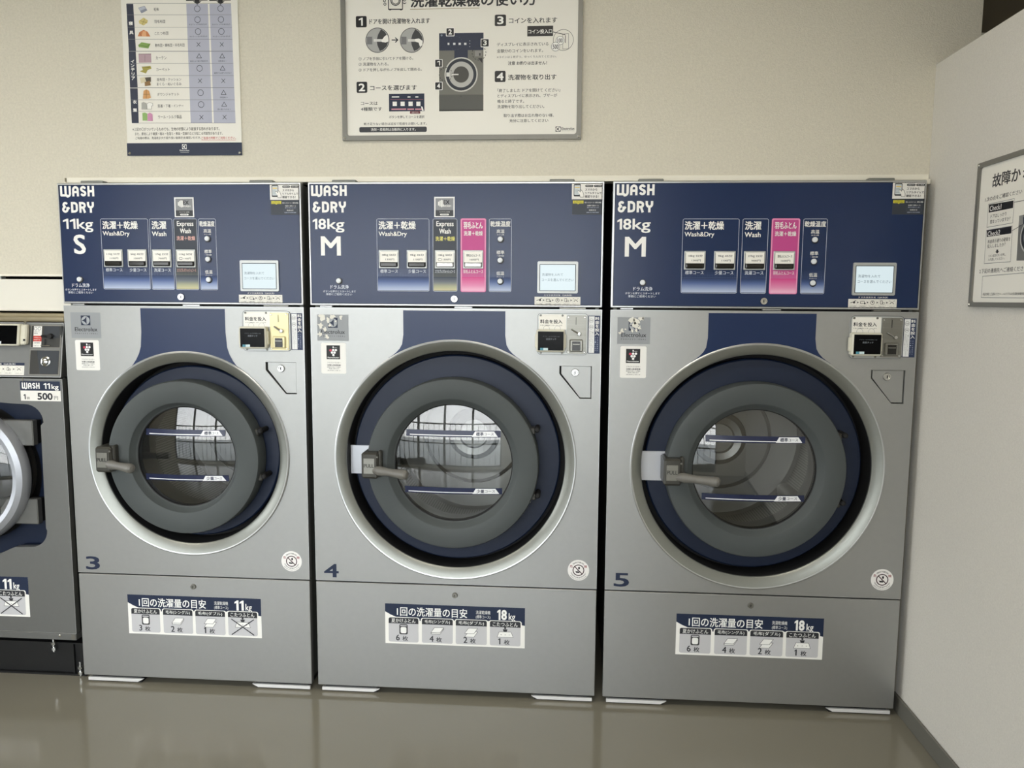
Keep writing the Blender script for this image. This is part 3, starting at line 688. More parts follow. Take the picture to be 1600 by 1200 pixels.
    pm = 'film_yellow' if yellow else 'dull_steel'
    m.prism(rr_pts(c0, d0, c1, d1, .004), -.008, -.003, pm)
    for a, b in ((c0+.005, d1-.006), (c1-.005, d1-.006), (c0+.005, d0+.005), (c1-.005, d0+.005)): m.cyl(a, b, .0026, -.0105, -.007, 'chrome', 12, .001)
    m.R('#111', 1, c0+.027, d1-.029, c0+.0285, d1-.006)
    cpn = sub('coin_plate', m, pu, 'coin plate under yellowed film' if yellow else 'brushed steel coin plate')
    m = MB(ox); m.tube([(c0+.014, -.012, d1-.043, .0022), (c0+.035, -.016, d1-.056, .0026)], 'chrome' if not yellow else 'dull_steel', 10); m.lathe(c0+.038, d1-.057, [(0, -.018), (.005, -.0175), (.0062, -.015), (.0062, -.008)], 'chrome', 18); sub('return_lever', m, cpn)
    m = MB(ox, -.0145); b0, b1, e0, e1 = c0+.009, c1-.009, d0+.006, d0+.044
    m.box(b0, b1, -.0145, -.0075, e0, e1, pm, .003); m.R('#2c2c2b', 1, b0+.008, e0+.004, b1-.008, e1-.006, 'key_black'); m.box(b0+.010, b1-.010, -.0162, -.0148, e0+.022, e0+.0245, 'dull_steel'); sub('return_box', m, cpn)
    # ring trim round the door opening
    m = MB(ox)
    m.lathe(cx, cz, [(r_ring, .004), (r_ring, -.0045), (r_ring-.0025, -.006), (r_ring-.006, -.0055), (r_hole+.006, .006), (r_hole+.001, .010), (r_hole, .014), (r_hole, .11)],
            ['silver_edge', 'silver_edge', 'silver_edge', 'champagne_trim', 'champagne_trim', 'champagne_trim', 'black_rubber'], 128)
    sub('ring_trim', m, t, 'champagne ring round the door')
    # navy ring set back in the opening
    m = MB(ox, .0)
    m.lathe(cx, cz, [(r_navy, .10), (r_navy, .056), (r_navy-.004, .052), (r_disc-.03, .050), (r_disc-.03, .08)], 'navy_ring', 128)
    m.lathe(cx, cz, [(r_hole, .098), (r_disc-.03, .098)], 'black_rubber', 128)
    nr = sub('door_surround', m, t, 'navy ring round the door')
    if big:
        m = MB(ox, .05); m.box(cx-.346, cx-.262, .046, .0515, .729, .823, 'plate_white', .001); sub('strike_plate', m, nr)
    # drum and door hang a little lower than the ring trim
    hcx = cx; cx, cz = (cx-.004, cz-.007) if big else (cx-.011, cz-.009)
    m = MB(ox); R = .30 if big else .27
    prof = [(r_gl+.004, .012), (r_gl+.008, .03), (r_gl+.012, .10), (r_gl+.02, .15)]
    g_ = MB(ox); g_.lathe(cx, cz, prof, 'pocket_dark', 96); dr_front = r_gl+.02
    m.lathe(cx, cz, [(dr_front, .15), (dr_front+.012, .146), (R-.03, .155), (R, .18), (R, .26)], 'drum_plain', 96)
    dm = sub('drum', m, t, 'stainless steel drum')
    sub('gasket', g_, dm, 'dark rubber gasket')
    m = MB(ox)
    m.lathe(cx, cz, [(R, .545), (R-.012, .556), (R-.03, .558), (.197, .562), (.192, .554), (.183, .562), (.102, .562), (.097, .550), (.082, .544), (.058, .550), (.053, .560), (0, .560)], 'drum_plain', 96)
    sub('drum_back', m, dm)
    # perforated band of the drum wall, and the three lifters
    l = MB(ox); l.lathe(cx, cz, [(R, .26), (R, .545)], 'drum_steel', 96); o = l.build('perforated_wall', dm)
    uv = o.data.uv_layers.new(name='holes')
    for pg in o.data.polygons:
        an = [math.atan2(o.data.vertices[v].co.z-cz, o.data.vertices[v].co.x-ox-cx) for v in pg.vertices]
        if max(an)-min(an) > PI: an = [a+2*PI if a < 0 else a for a in an]
        for li, v, a in zip(pg.loop_indices, pg.vertices, an): uv.data[li].uv = (o.data.vertices[v].co.y, a*R)
    for k in range(3):
        a = math.radians(drum_rot+120*k); ca, sa = math.cos(a), math.sin(a)
        l = MB(ox); sec = [(-.032, -.004), (-.022, .012), (-.010, .030), (0, .034), (.010, .030), (.022, .012), (.032, -.004)]
        rows = []
        for yy, sc in ((.185, .2), (.21, .8), (.25, 1), (.48, 1), (.52, .8), (.545, .2)):
            rows.append([l.v(cx+(R-h*sc)*ca-q_*sa, yy, cz+(R-h*sc)*sa+q_*ca) for q_, h in sec])
        for A, B in zip(rows, rows[1:]):
            for i in range(len(sec)-1): l.f([A[i], A[i+1], B[i+1], B[i]], 'drum_plain', True)
        l.build('lifter', dm, sharp=60)
    # door
    m = MB(ox)
    m.lathe(cx, cz, [(r_disc-.008, .055), (r_disc, .045), (r_disc, -.010), (r_disc-.003, -.0165), (r_disc-.010, -.0185), (r_bev+.004, -.0185), (r_bev, -.0165), (r_gl+.007, .004), (r_gl+.003, .0075), (r_gl, .008), (r_gl, .03)],
            ['door_grey']*8 + ['black_rubber']*2, 128)
    d = sub('door', m, t, 'grey porthole door')
    dome = lambda r: .0105-.016*(1-(r/r_gl)**2)
    m = MB(ox); m.lathe(cx, cz, [(r_gl*q, dome(r_gl*q)) for q in (0, .12, .25, .38, .5, .62, .74, .86, .95, 1)], 'door_glass', 96); sub('door_glass', m, d)
    for nm, zc, tx in (('標準', .096 if big else .080, '標準'), ('少量', -.0875 if big else -.0685, '少量')):
        zz = cz+zc; hh = .0105; half = math.sqrt(r_gl**2-(abs(zc)+hh)**2)-.002
        m = MB(ox, -.001, fn=lambda x, y, z, o_=ox: (x, y+dome(math.hypot(x-o_-cx, z-cz)), z))
        def strip(col, lv, u0, u1, za, zb, sk=0.0, n=14):
            c = ink(col); y = m.y0-LV*lv; rows = []
            for i in range(n+1):
                u = u0+(u1-u0)*i/n; rows.append((m.v(cx+u-sk*(1-i/n if False else 1)*0, y, za, c), m.v(cx+u, y, zb, c)))
            for A, B in zip(rows, rows[1:]): m.f([A[0], B[0], B[1], A[1]], 'print_gloss')
        strip('#1c2444', 1, -half, half, zz-hh, zz+hh, n=24)
        strip('#eef0f2', 2, -half+.012, half*.42, zz-hh*.62, zz-hh*.36, n=16)
        tg0, tg1 = half*.40, half*.94
        c = ink('#eef0f2'); y = m.y0-LV*3; n = 8; rows = []
        for i in range(n+1):
            u = i/n; xb = tg0+(tg1-tg0)*u; xt = tg0+.010+(tg1-.012-tg0-.010)*u
            rows.append((m.v(cx+xb, y, zz-hh*.8, c), m.v(cx+xt, y, zz+hh*.8, c)))
        for A, B in zip(rows, rows[1:]): m.f([A[0], B[0], B[1], A[1]], 'print_gloss')
        m.T('#1c2444', 4, cx+tg0+.013, zz-hh*.55, cx+tg0+.037, zz+hh*.6, tx, .7); m.T('#1c2444', 4, cx+tg0+.0385, zz-hh*.38, cx+tg1-.013, zz+hh*.35, 'コース', .4)
        sub('course_band', m, d, 'navy strip reading %s on the glass' % tx)
    # latch and handle
    m = MB(ox, -.05); x0, x1 = hcx-.286, hcx-.232
    m.box(x0, x1, -.05, .04, .7355, .8185, 'latch_grey', .006)
    m.box(x0+.008, x1-.012, -.0515, -.0499, .752, .800, 'dull_steel'); m.T('#2a2a28', 3.0/LV*.001, x0+.0095, .7715, x1-.0135, .783, 'PULL', .2)
    m.box(x1-.004, x1+.008, -.04, -.012, .75, .822, 'latch_grey', .003); screw(m, x1-.002, -.0505, .805, .003)
    h = sub('door_handle', m, d)
    m = MB(ox); zk = .7635
    m.tube([(hcx-.244, -.045, zk-.004, .010), (hcx-.234, -.052, zk, .0135), (hcx-.226, -.058, zk, .0155), (hcx-.212, -.066, zk, .0140), (hcx-.195, -.074, zk, .0120), (hcx-.165, -.089, zk, .0132), (hcx-.143, -.100, zk, .0155), (hcx-.134, -.1045, zk, .0145), (hcx-.129, -.107, zk, .009), (hcx-.1275, -.1075, zk, .002)], 'knob_grey', 18)
    sub('handle_grip', m, h)
    for dz in (.110, -.100) if big else (.087, -.061):
        m = MB(ox); xh = cx+math.sqrt(max(r_disc**2-dz**2, 0))+.006; zh = cz+dz
        m.box(xh-.022, xh+.004, .0, .045, zh-.012, zh+.009, 'latch_grey', .003); m.cyl(xh+.010, zh+.004, .0085, -.008, .05, 'black_rubber', 20, .003); m.cyl(xh-.012, zh+.002, .005, -.004, .004, 'black_rubber', 14, .001); m.box(xh-.02, xh-.012, -.005, .0, zh-.02, zh-.01, 'chrome', .001)
        sub('door_hinge', m, d)
    # control panel
    m = MB(ox, -.0015)
    m.box(0, W, 0, .024, 1.274, 1.6515, 'silver_edge', .002); m.box(.0055, W-.0055, -.0015, .001, 1.2795, 1.6455, 'navy_gloss')
    m.frame('#0d1626', 1, .0055, 1.2795, W-.0055, 1.6455, .0005, .002)
    sc = .011
    deco(m, 'white', 1, 'WASH', sc, 1.6095, sc+.1125, 1.6415); deco(m, 'white', 1, '&DRY', sc+.0025, 1.5590, sc+.1095, 1.5925)
    m.T('white', 1, sc+.003, 1.5085, sc+.045, 1.5405, kg, .7); m.T('white', 1, sc+.049, 1.4985, sc+.103, 1.5405, 'kg', .5)
    (m.T('white', 1, .0385, 1.428, .1015, 1.487, 'M', .7) if big else m.T('white', 1, .0465, 1.430, .086, 1.491, 'S', .7))
    dx = .094 if big else .0615
    m.T('#dfe5ee', 1, dx-.0275, 1.3255, dx+.0305, 1.338, 'ドラム洗浄', .3); m.T('#dfe5ee', 1, dx-.051, 1.3145, dx+.053, 1.3215, 'ボタンを押すとスタートします', .1); m.T('#dfe5ee', 1, dx-.042, 1.3055, dx+.041, 1.3125, '事前にご使用ください', .1)
    for kind, a, b in boxes:
        course_box(m, a, b, kind)
        if kind == 'dry':
            m.T('white', 6, a+.006, 1.508, a+.122, 1.533, '洗濯＋乾燥', .8); m.T('white', 6, a+.006, 1.484, a+.094, 1.5015, 'Wash&Dry', .5)
        elif kind == 'wash':
            m.T('white', 6, a+.007, 1.508, a+.055, 1.533, '洗濯', .8); m.T('white', 6, a+.007, 1.4865, a+.054, 1.501, 'Wash', .5)
        elif kind == 'grey':
            m.T('white', 6, a+.011, 1.513, b-.011, 1.533, 'Express', .5); m.T('white', 6, a+.020, 1.4955, b-.020, 1.5105, 'Wash', .7)
            m.T('#e8b7ad' if not big else '#e6e07a', 6, a+.008, 1.4735, b-.007, 1.487, '洗濯＋乾燥', .5)
        elif kind == 'pink':
            m.T('white', 6, a+.008, 1.5105, b-.009, 1.5315, '羽毛ふとん', .6); m.T('white', 6, a+.009, 1.4895, b-.009, 1.5035, '洗濯＋乾燥', .5)
        else:
            xc = (a+b)/2
            m.T('white', 6, a+.004, 1.5165, b-.004, 1.5335, '乾燥温度', .6)
            for z, tx, ts in ((1.479, '高温', 'タオル等'), (1.4155, '標準', '一般衣類'), (1.352, '低温', 'デリケート')):
                m.T('white', 6, xc-.0115, z+.018, xc+.0125, z+.0295, tx, .3); m.T('white', 6, xc-.0105, z+.011, xc+.0115, z+.0155, ts, 0)
                m.C('#0a0f1c', 7, xc+.001, z-.001, .0105, 24)
    for xc, top, bottom, nm, sil, colr, mk in courses:
        m.T(colr, 6, xc-.0275 if len(nm) < 7 else xc-.031, 1.3755, xc+.0275 if len(nm) < 7 else xc+.031, 1.3865, nm, .3)
    m.C('#0a0f1c', 2, dx+.001, 1.3495, .0105, 24)
    cp = sub('control_panel', m, t)
    for xc, top, bottom, nm, sil, colr, mk in courses: course_button(cp, ox, xc, top, bottom, sil, 'course button priced %s yen' % bottom[:-1], mk)
    tb = [(a+b)/2 for k, a, b in boxes if k == 'temp'][0]
    for z in (1.479, 1.4155, 1.352):
        m = MB(ox); m.lathe(tb, z, [(0, -.009), (.006, -.009), (.0078, -.0075), (.0078, -.0015)], 'button_white', 24); sub('temperature_button', m, cp)
    m = MB(ox); m.lathe(dx, 1.3505, [(0, -.009), (.006, -.009), (.0078, -.0075), (.0078, -.0015)], 'button_white', 24); sub('drum_clean_button', m, cp)
    m = MB(ox); key_lock(m, W/2+.001 if big else W/2, -.0015, 1.297, .0108, 'chrome'); sub('panel_lock', m, cp)
    if ex_x is not None:
        m = MB(ox, -.0015); a = ex_x; z = 1.545
        m.R('#e9eaea', 1, a, z, a+.063, z+.061); m.R('#8b8d90', 2, a+.004, z+.021, a+.059, z+.057); m.R('#34363a', 2, a+.004, z+.003, a+.059, z+.021)
        for q, hh in enumerate((.012, .018, .022, .02)): m.RR('white', 3, a+.012+.0045*q, z+.041-hh/2, a+.0155+.0045*q, z+.041+hh/2, .0015)
        m.T('#1e1f22', 4, a+.0285, z+.039, a+.0475, z+.051, 'EX', .8); m.T('white', 4, a+.029, z+.031, a+.052, z+.0365, 'WASH', .6)
        m.T('white', 3, a+.015, z+.014, a+.048, z+.0175, 'エクスプレス洗濯', .1); m.RR('white', 3, a+.018, z+.0055, a+.045, z+.0105, .0025); m.T('ink', 4, a+.022, z+.0065, a+.041, z+.0095, '時間短縮', .1)
        sub('express_sticker', m, cp)
    m = MB(ox, -.0015); phone_sticker(m, R_(-.0975), 1.598, .0925, .048); sub('phone_sticker', m, cp)
    m = MB(ox, -.0015); pay_sticker(m, R_(-.2065), 1.2785, R_(-.0665), 1.3055); sub('pay_sticker', m, cp)
    m = MB(ox, -.007); x0, x1, z0, z1 = R_(-.1985), R_(-.075), 1.3165, 1.4125
    m.prism(rr_pts(x0, z0, x1, z1, .004), -.007, -.001, 'bezel_silver'); m.RR('#2a2d2f', 1, x0+.0065, z0+.0065, x1-.0065, z1-.0085, .001)
    dp = sub('display', m, cp, 'square message display with silver bezel')
    m = MB(ox, -.0076); m.box(x0+.0085, x1-.0085, -.0078, -.0073, z0+.0085, z1-.0105, 'lcd'); m.y0 = -.0079
    m.T('#6a7681', 1, x0+.014, z0+.052, x0+.078, z0+.0605, '洗濯物を入れて', 0); m.T('#6a7681', 1, x0+.0135, z0+.036, x0+.1105, z0+.0445, 'コースを選んでください', 0); sub('lcd', m, dp)
    for a in (.075, W-.165):
        m = MB(ox); m.box(a, a+.075, .004, .03, 1.6485, 1.6588, 'cabinet_side', .002); sub('hinge_cap', m, cp)
    return t

GRP = 'stacked silver washer-dryers with navy control panels'
W3, W4 = .7864, .91
washer_dryer(-.8077, W3, '11', 'S', '3', 'narrowest silver washer-dryer, marked 11kg S with number 3, left of machine number 4',
    [(.1765, '11㎏ 55分', '1100円', '標準コース', False, '#dfe5ee', 0), (.255, '5㎏ 45分', '1000円', '少量コース', False, '#dfe5ee', 0), (.335, '17㎏ 25分', '700円', '洗濯コース', False, '#dfe5ee', 0), (.4135, '11㎏ 50分', '1100円', 'エクスプレスウォッシュコース', False, '#d8a79d', 1)],
    [('dry', .1385, .294), ('wash', .2985, .373), ('grey', .377, .4525), ('temp', .4565, .5135)], .3815, 20, 0, True, GRP)
washer_dryer(0.0, W4, '18', 'M', '4', 'wide washer-dryer marked 18kg M with number 4, with yellow-lettered express and pink duvet buttons',
    [(.2525, '18㎏ 55分', '1300円', '標準コース', False, '#dfe5ee', 0), (.34, '9㎏ 45分', '1100円', '少量コース', False, '#dfe5ee', 0), (.427, '18㎏ 50分', '1300円', 'エクスプレスウォッシュコース', True, '#dfe5ee', 1), (.514, '羽毛ふとんコース', '1600円', '羽毛ふとんコース', True, 'white', 0)],
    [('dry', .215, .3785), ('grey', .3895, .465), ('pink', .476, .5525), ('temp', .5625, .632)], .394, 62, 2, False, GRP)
washer_dryer(.9359, W4, '18', 'M', '5', 'wide washer-dryer marked 18kg M with number 5, beside the partition wall',
    [(.248, '18㎏ 55分', '1300円', '標準コース', False, '#dfe5ee', 0), (.336, '9㎏ 45分', '1100円', '少量コース', False, '#dfe5ee', 0), (.424, '27㎏ 25分', '900円', '洗濯コース', False, '#dfe5ee', 0), (.5105, '羽毛ふとんコース', '1600円', '羽毛ふとんコース', False, 'white', 0)],
    [('dry', .209, .3755), ('wash', .385, .461), ('pink', .471, .5515), ('temp', .5615, .6315)], None, -38, 1, False, GRP)

# ------------------------------------------------------------------ printed content of the boards (metres from each board's lower left corner)
CARE = [
  ('R','navy',1,-0.0017,-0.0007,0.3741,0.0386),
  ('P','navy',1,[(0.0173,0.4612),(0.0397,0.4607),(0.0419,0.3196),(0.0185,0.3199)]),
  ('P','navy',1,[(0.018,0.3183),(0.041,0.3179),(0.0421,0.2096),(0.0172,0.209)]),
  ('P','navy',1,[(0.017,0.2069),(0.042,0.2066),(0.0406,0.1007),(0.0178,0.1008)]),
  ('T','white',2,0.0225,0.3972,0.036,0.4084,'寝',1),
  ('T','white',2,0.023,0.3698,0.0365,0.3806,'具',1),
  ('T','white',2,0.0233,0.2834,0.035,0.293,'イ',1),
  ('T','white',2,0.0231,0.2708,0.0349,0.2804,'ン',1),
  ('T','white',2,0.0234,0.2582,0.0352,0.2687,'テ',1),
  ('T','white',2,0.0246,0.2456,0.0337,0.2552,'リ',1),
  ('T','white',2,0.0235,0.2317,0.0353,0.2426,'ア',1),
  ('T','white',2,0.0246,0.1598,0.0368,0.1708,'衣',1),
  ('T','white',2,0.0243,0.1344,0.0365,0.1454,'類',1),
  ('P','lilac',1,[(0.2105,0.4576),(0.2792,0.4564),(0.2803,0.0987),(0.2105,0.0993)]),
  ('P','lilac',1,[(0.2845,0.4563),(0.3528,0.455),(0.3556,0.0981),(0.2857,0.0986)]),
  ('R','black',2,0.2099,0.4664,0.279,0.4848),
  ('R','black',2,0.2843,0.4651,0.353,0.4834),
  ('P','black',2,[(0.2384,0.467),(0.2526,0.4667),(0.2525,0.4642),(0.2591,0.4641),(0.2454,0.4545),(0.2325,0.4646),(0.2383,0.4645)]),
  ('P','black',2,[(0.3126,0.4656),(0.3268,0.4653),(0.3267,0.4629),(0.3333,0.4627),(0.3197,0.4532),(0.3068,0.4632),(0.3126,0.4631)]),
  ('L','grey',2,[(0.0188,0.4624),(0.3533,0.4562)],0.0009),
  ('L','grey',2,[(0.0188,0.4285),(0.3535,0.4227)],0.0009),
  ('L','grey',2,[(0.0188,0.3912),(0.3537,0.3857)],0.0009),
  ('L','grey',2,[(0.0188,0.3554),(0.354,0.3502)],0.0009),
  ('L','grey',2,[(0.0187,0.3191),(0.3542,0.3143)],0.0016),
  ('L','grey',2,[(0.0187,0.2822),(0.3544,0.2778)],0.0009),
  ('L','grey',2,[(0.0187,0.2457),(0.3547,0.2416)],0.0009),
  ('L','grey',2,[(0.0187,0.209),(0.3549,0.2052)],0.0016),
  ('L','grey',2,[(0.0187,0.1718),(0.3551,0.1684)],0.0009),
  ('L','grey',2,[(0.0187,0.1366),(0.3553,0.1335)],0.0009),
  ('L','grey',2,[(0.0187,0.1008),(0.3556,0.0981)],0.0009),
  ('T','ink',2,0.1052,0.438,0.1217,0.4483,'毛布',0),
  ('T','ink',2,0.1053,0.4019,0.1402,0.4118,'羽毛布団',0),
  ('T','ink',2,0.1051,0.3666,0.149,0.3765,'こたつ布団',0),
  ('T','ink',2,0.1048,0.3305,0.1998,0.3405,'敷布団・綿布団・羊毛布団',0),
  ('T','ink',2,0.1054,0.2926,0.14,0.303,'カーテン',0),
  ('T','ink',2,0.1056,0.2574,0.1488,0.2674,'カーペット',0),
  ('T','ink',2,0.1056,0.2278,0.1853,0.237,'座布団・クッション',0),
  ('T','ink',2,0.105,0.2139,0.1852,0.2231,'まくら・ぬいぐるみ',0),
  ('T','ink',2,0.1054,0.1824,0.1758,0.1925,'ダウンジャケット',0),
  ('T','ink',2,0.1052,0.1473,0.1892,0.157,'肌着・下着・インナー',0),
  ('T','ink',2,0.1051,0.113,0.182,0.124,'ウール・シルク製品',0),
  ('O','ink',2,0.245,0.4426,0.0089,0.0014),
  ('O','ink',2,0.2446,0.4101,0.0089,0.0014),
  ('O','ink',2,0.245,0.3747,0.0089,0.0014),
  ('L','ink',2,[(0.2393,0.3425),(0.2504,0.3299)],0.0014),
  ('L','ink',2,[(0.2389,0.33),(0.2509,0.3423)],0.0014),
  ('L','ink',2,[(0.2371,0.2956),(0.2456,0.3084),(0.2531,0.2954),(0.2371,0.2956)],0.0014),
  ('O','ink',2,0.2457,0.2646,0.0089,0.0014),
  ('L','ink',2,[(0.24,0.2333),(0.2512,0.2206)],0.0014),
  ('L','ink',2,[(0.2396,0.2208),(0.2517,0.2332)],0.0014),
  ('O','ink',2,0.246,0.1909,0.009,0.0014),
  ('O','ink',2,0.2465,0.1552,0.009,0.0014),
  ('L','ink',2,[(0.2403,0.1227),(0.2515,0.1099)],0.0014),
  ('L','ink',2,[(0.2398,0.11),(0.252,0.1226)],0.0014),
  ('O','ink',2,0.3193,0.4417,0.0088,0.0014),
  ('O','ink',2,0.3195,0.4093,0.0088,0.0014),
  ('O','ink',2,0.3196,0.3739,0.0089,0.0014),
  ('L','ink',2,[(0.314,0.3414),(0.3251,0.3288)],0.0014),
  ('L','ink',2,[(0.3136,0.3289),(0.3255,0.3412)],0.0014),
  ('L','ink',2,[(0.3115,0.2946),(0.3199,0.3073),(0.3275,0.2943),(0.3115,0.2946)],0.0014),
  ('L','ink',2,[(0.3115,0.2584),(0.32,0.2712),(0.3276,0.2581),(0.3115,0.2584)],0.0014),
  ('L','ink',2,[(0.3151,0.2324),(0.3262,0.2198)],0.0014),
  ('L','ink',2,[(0.3146,0.2199),(0.3267,0.2323)],0.0014),
  ('L','ink',2,[(0.3121,0.1848),(0.3206,0.1977),(0.3281,0.1846),(0.3121,0.1848)],0.0014),
  ('L','ink',2,[(0.3126,0.149),(0.3211,0.162),(0.3287,0.1489),(0.3126,0.149)],0.0014),
  ('L','ink',2,[(0.3153,0.1225),(0.3265,0.1097)],0.0014),
  ('L','ink',2,[(0.3148,0.1098),(0.3269,0.1224)],0.0014),
  ('T','ink',2,0.2174,0.3937,0.2734,0.3986,'キルティングのあるもの',0),
  ('T','ink',2,0.2911,0.3924,0.3477,0.3974,'キルティングのあるもの',0),
  ('T','ink',2,0.2173,0.3577,0.2734,0.3627,'キルティングのあるもの',0),
  ('T','ink',2,0.2916,0.3566,0.3474,0.3615,'キルティングのあるもの',0),
  ('T','ink',2,0.2162,0.2838,0.2729,0.2888,'素材により縮む可能性あり',0),
  ('T','ink',2,0.3063,0.2832,0.3325,0.2878,'洗乾燥は ×',0),
  ('T','ink',2,0.2925,0.2474,0.3473,0.2524,'裏地がゴム張りのものは ×',0),
  ('T','ink',2,0.3077,0.1738,0.3332,0.1784,'洗乾燥は ×',0),
  ('T','ink',2,0.2989,0.1376,0.3409,0.1426,'特に弱いものは ×',0),
  ('P','#8d93a3',2,[(0.0553,0.4485),(0.0762,0.4543),(0.0845,0.4405),(0.0653,0.4318)]),
  ('P','#b9bfcc',3,[(0.0561,0.4472),(0.0752,0.4527),(0.0803,0.446),(0.062,0.4397)]),
  ('P','#cfc07a',2,[(0.0552,0.4092),(0.0714,0.4193),(0.0849,0.4104),(0.0828,0.4034),(0.0703,0.3957),(0.0567,0.4017)]),
  ('L','#8d7f3f',3,[(0.0597,0.41),(0.081,0.4034)],0.0012),
  ('L','#8d7f3f',3,[(0.0757,0.4159),(0.0659,0.3983)],0.0012),
  ('P','#c97f4d',2,[(0.0499,0.3636),(0.0559,0.376),(0.0697,0.3829),(0.0829,0.3764),(0.0908,0.3622)]),
  ('P','#e0a878',3,[(0.062,0.3635),(0.0672,0.3783),(0.0771,0.3782),(0.0778,0.3632)]),
  ('L','#6f4128',3,[(0.0559,0.376),(0.062,0.3635)],0.001),
  ('P','#7ea04e',2,[(0.0505,0.3374),(0.0612,0.3456),(0.0902,0.3406),(0.0828,0.3265),(0.0515,0.3311)]),
  ('L','#4d6b2a',3,[(0.0505,0.3374),(0.0795,0.332),(0.0902,0.3406)],0.0012),
  ('R','#b49aa3',2,0.0499,0.2841,0.0905,0.3108),
  ('L','#5a4a50',3,[(0.0505,0.3103),(0.0911,0.3097)],0.0012),
  ('L','#7d6670',3,[(0.0706,0.3066),(0.0697,0.287)],0.001),
  ('P','#a39a45',2,[(0.0586,0.2716),(0.0872,0.2742),(0.09,0.2658),(0.0776,0.2618),(0.0712,0.2513),(0.0517,0.2579),(0.0618,0.262)]),
  ('L','#5f5a22',3,[(0.0586,0.2716),(0.0847,0.2688)],0.0012),
  ('P','#d8cfae',2,[(0.0507,0.2381),(0.0676,0.2405),(0.07,0.2253),(0.0536,0.2213)]),
  ('P','#4a4436',3,[(0.0675,0.2388),(0.087,0.2402),(0.0863,0.2259),(0.0714,0.2253)]),
  ('P','#8b6a3a',4,[(0.066,0.2253),(0.0829,0.2293),(0.0859,0.2154),(0.0663,0.2127)]),
  ('P','#cf9a5e',2,[(0.0611,0.1988),(0.0704,0.203),(0.0792,0.1986),(0.0841,0.1775),(0.0758,0.1746),(0.0577,0.1748)]),
  ('L','#7d5526',3,[(0.0703,0.2017),(0.0691,0.1747)],0.0012),
  ('L','#7d5526',3,[(0.0593,0.1883),(0.081,0.1881)],0.001),
  ('P','#a8a8a2',2,[(0.0526,0.1621),(0.0595,0.165),(0.0684,0.1607),(0.0707,0.1416),(0.0516,0.1418)]),
  ('P','#efefe9',3,[(0.0697,0.1586),(0.0776,0.1627),(0.0888,0.1605),(0.0903,0.1533),(0.0848,0.1521),(0.0843,0.1423),(0.0707,0.1425)]),
  ('L','#555',4,[(0.0697,0.1586),(0.0776,0.1627),(0.0888,0.1605),(0.0903,0.1533),(0.0848,0.1521),(0.0843,0.1423),(0.0707,0.1425),(0.0697,0.1586)],0.0007),
  ('P','#8fb56a',2,[(0.0539,0.1312),(0.0626,0.1324),(0.0701,0.1289),(0.0691,0.1077),(0.0537,0.1078)]),
  ('P','#c98bb0',3,[(0.071,0.128),(0.0784,0.1322),(0.0873,0.1266),(0.0873,0.1067),(0.07,0.1068)]),
  ('T','ink',2,0.0192,0.0763,0.303,0.0865,'※上記の〇がついているものでも、生地の状態により破損する恐れがあります。',0),
  ('T','ink',2,0.0267,0.0622,0.3129,0.072,'また、素材により破損・縮み・色落ち・移染・型崩れなどが起こる可能性があります。',0),
  ('T','ink',2,0.0279,0.0488,0.2417,0.0582,'ご利用の際は、洗濯表示タグ(取り扱い絵表示)を確認いただき、',0),
  ('T','red',2,0.2435,0.0485,0.355,0.057,'ご自身の判断でご利用ください。',0),
  ('L','red',2,[(0.2432,0.0463),(0.3548,0.0456)],0.0008),
  ('T','white',2,0.1714,0.013,0.2027,0.0177,'Electrolux',0),
  ('L','white',2,[(0.173,0.0092),(0.2011,0.0091)],0.0006),
]
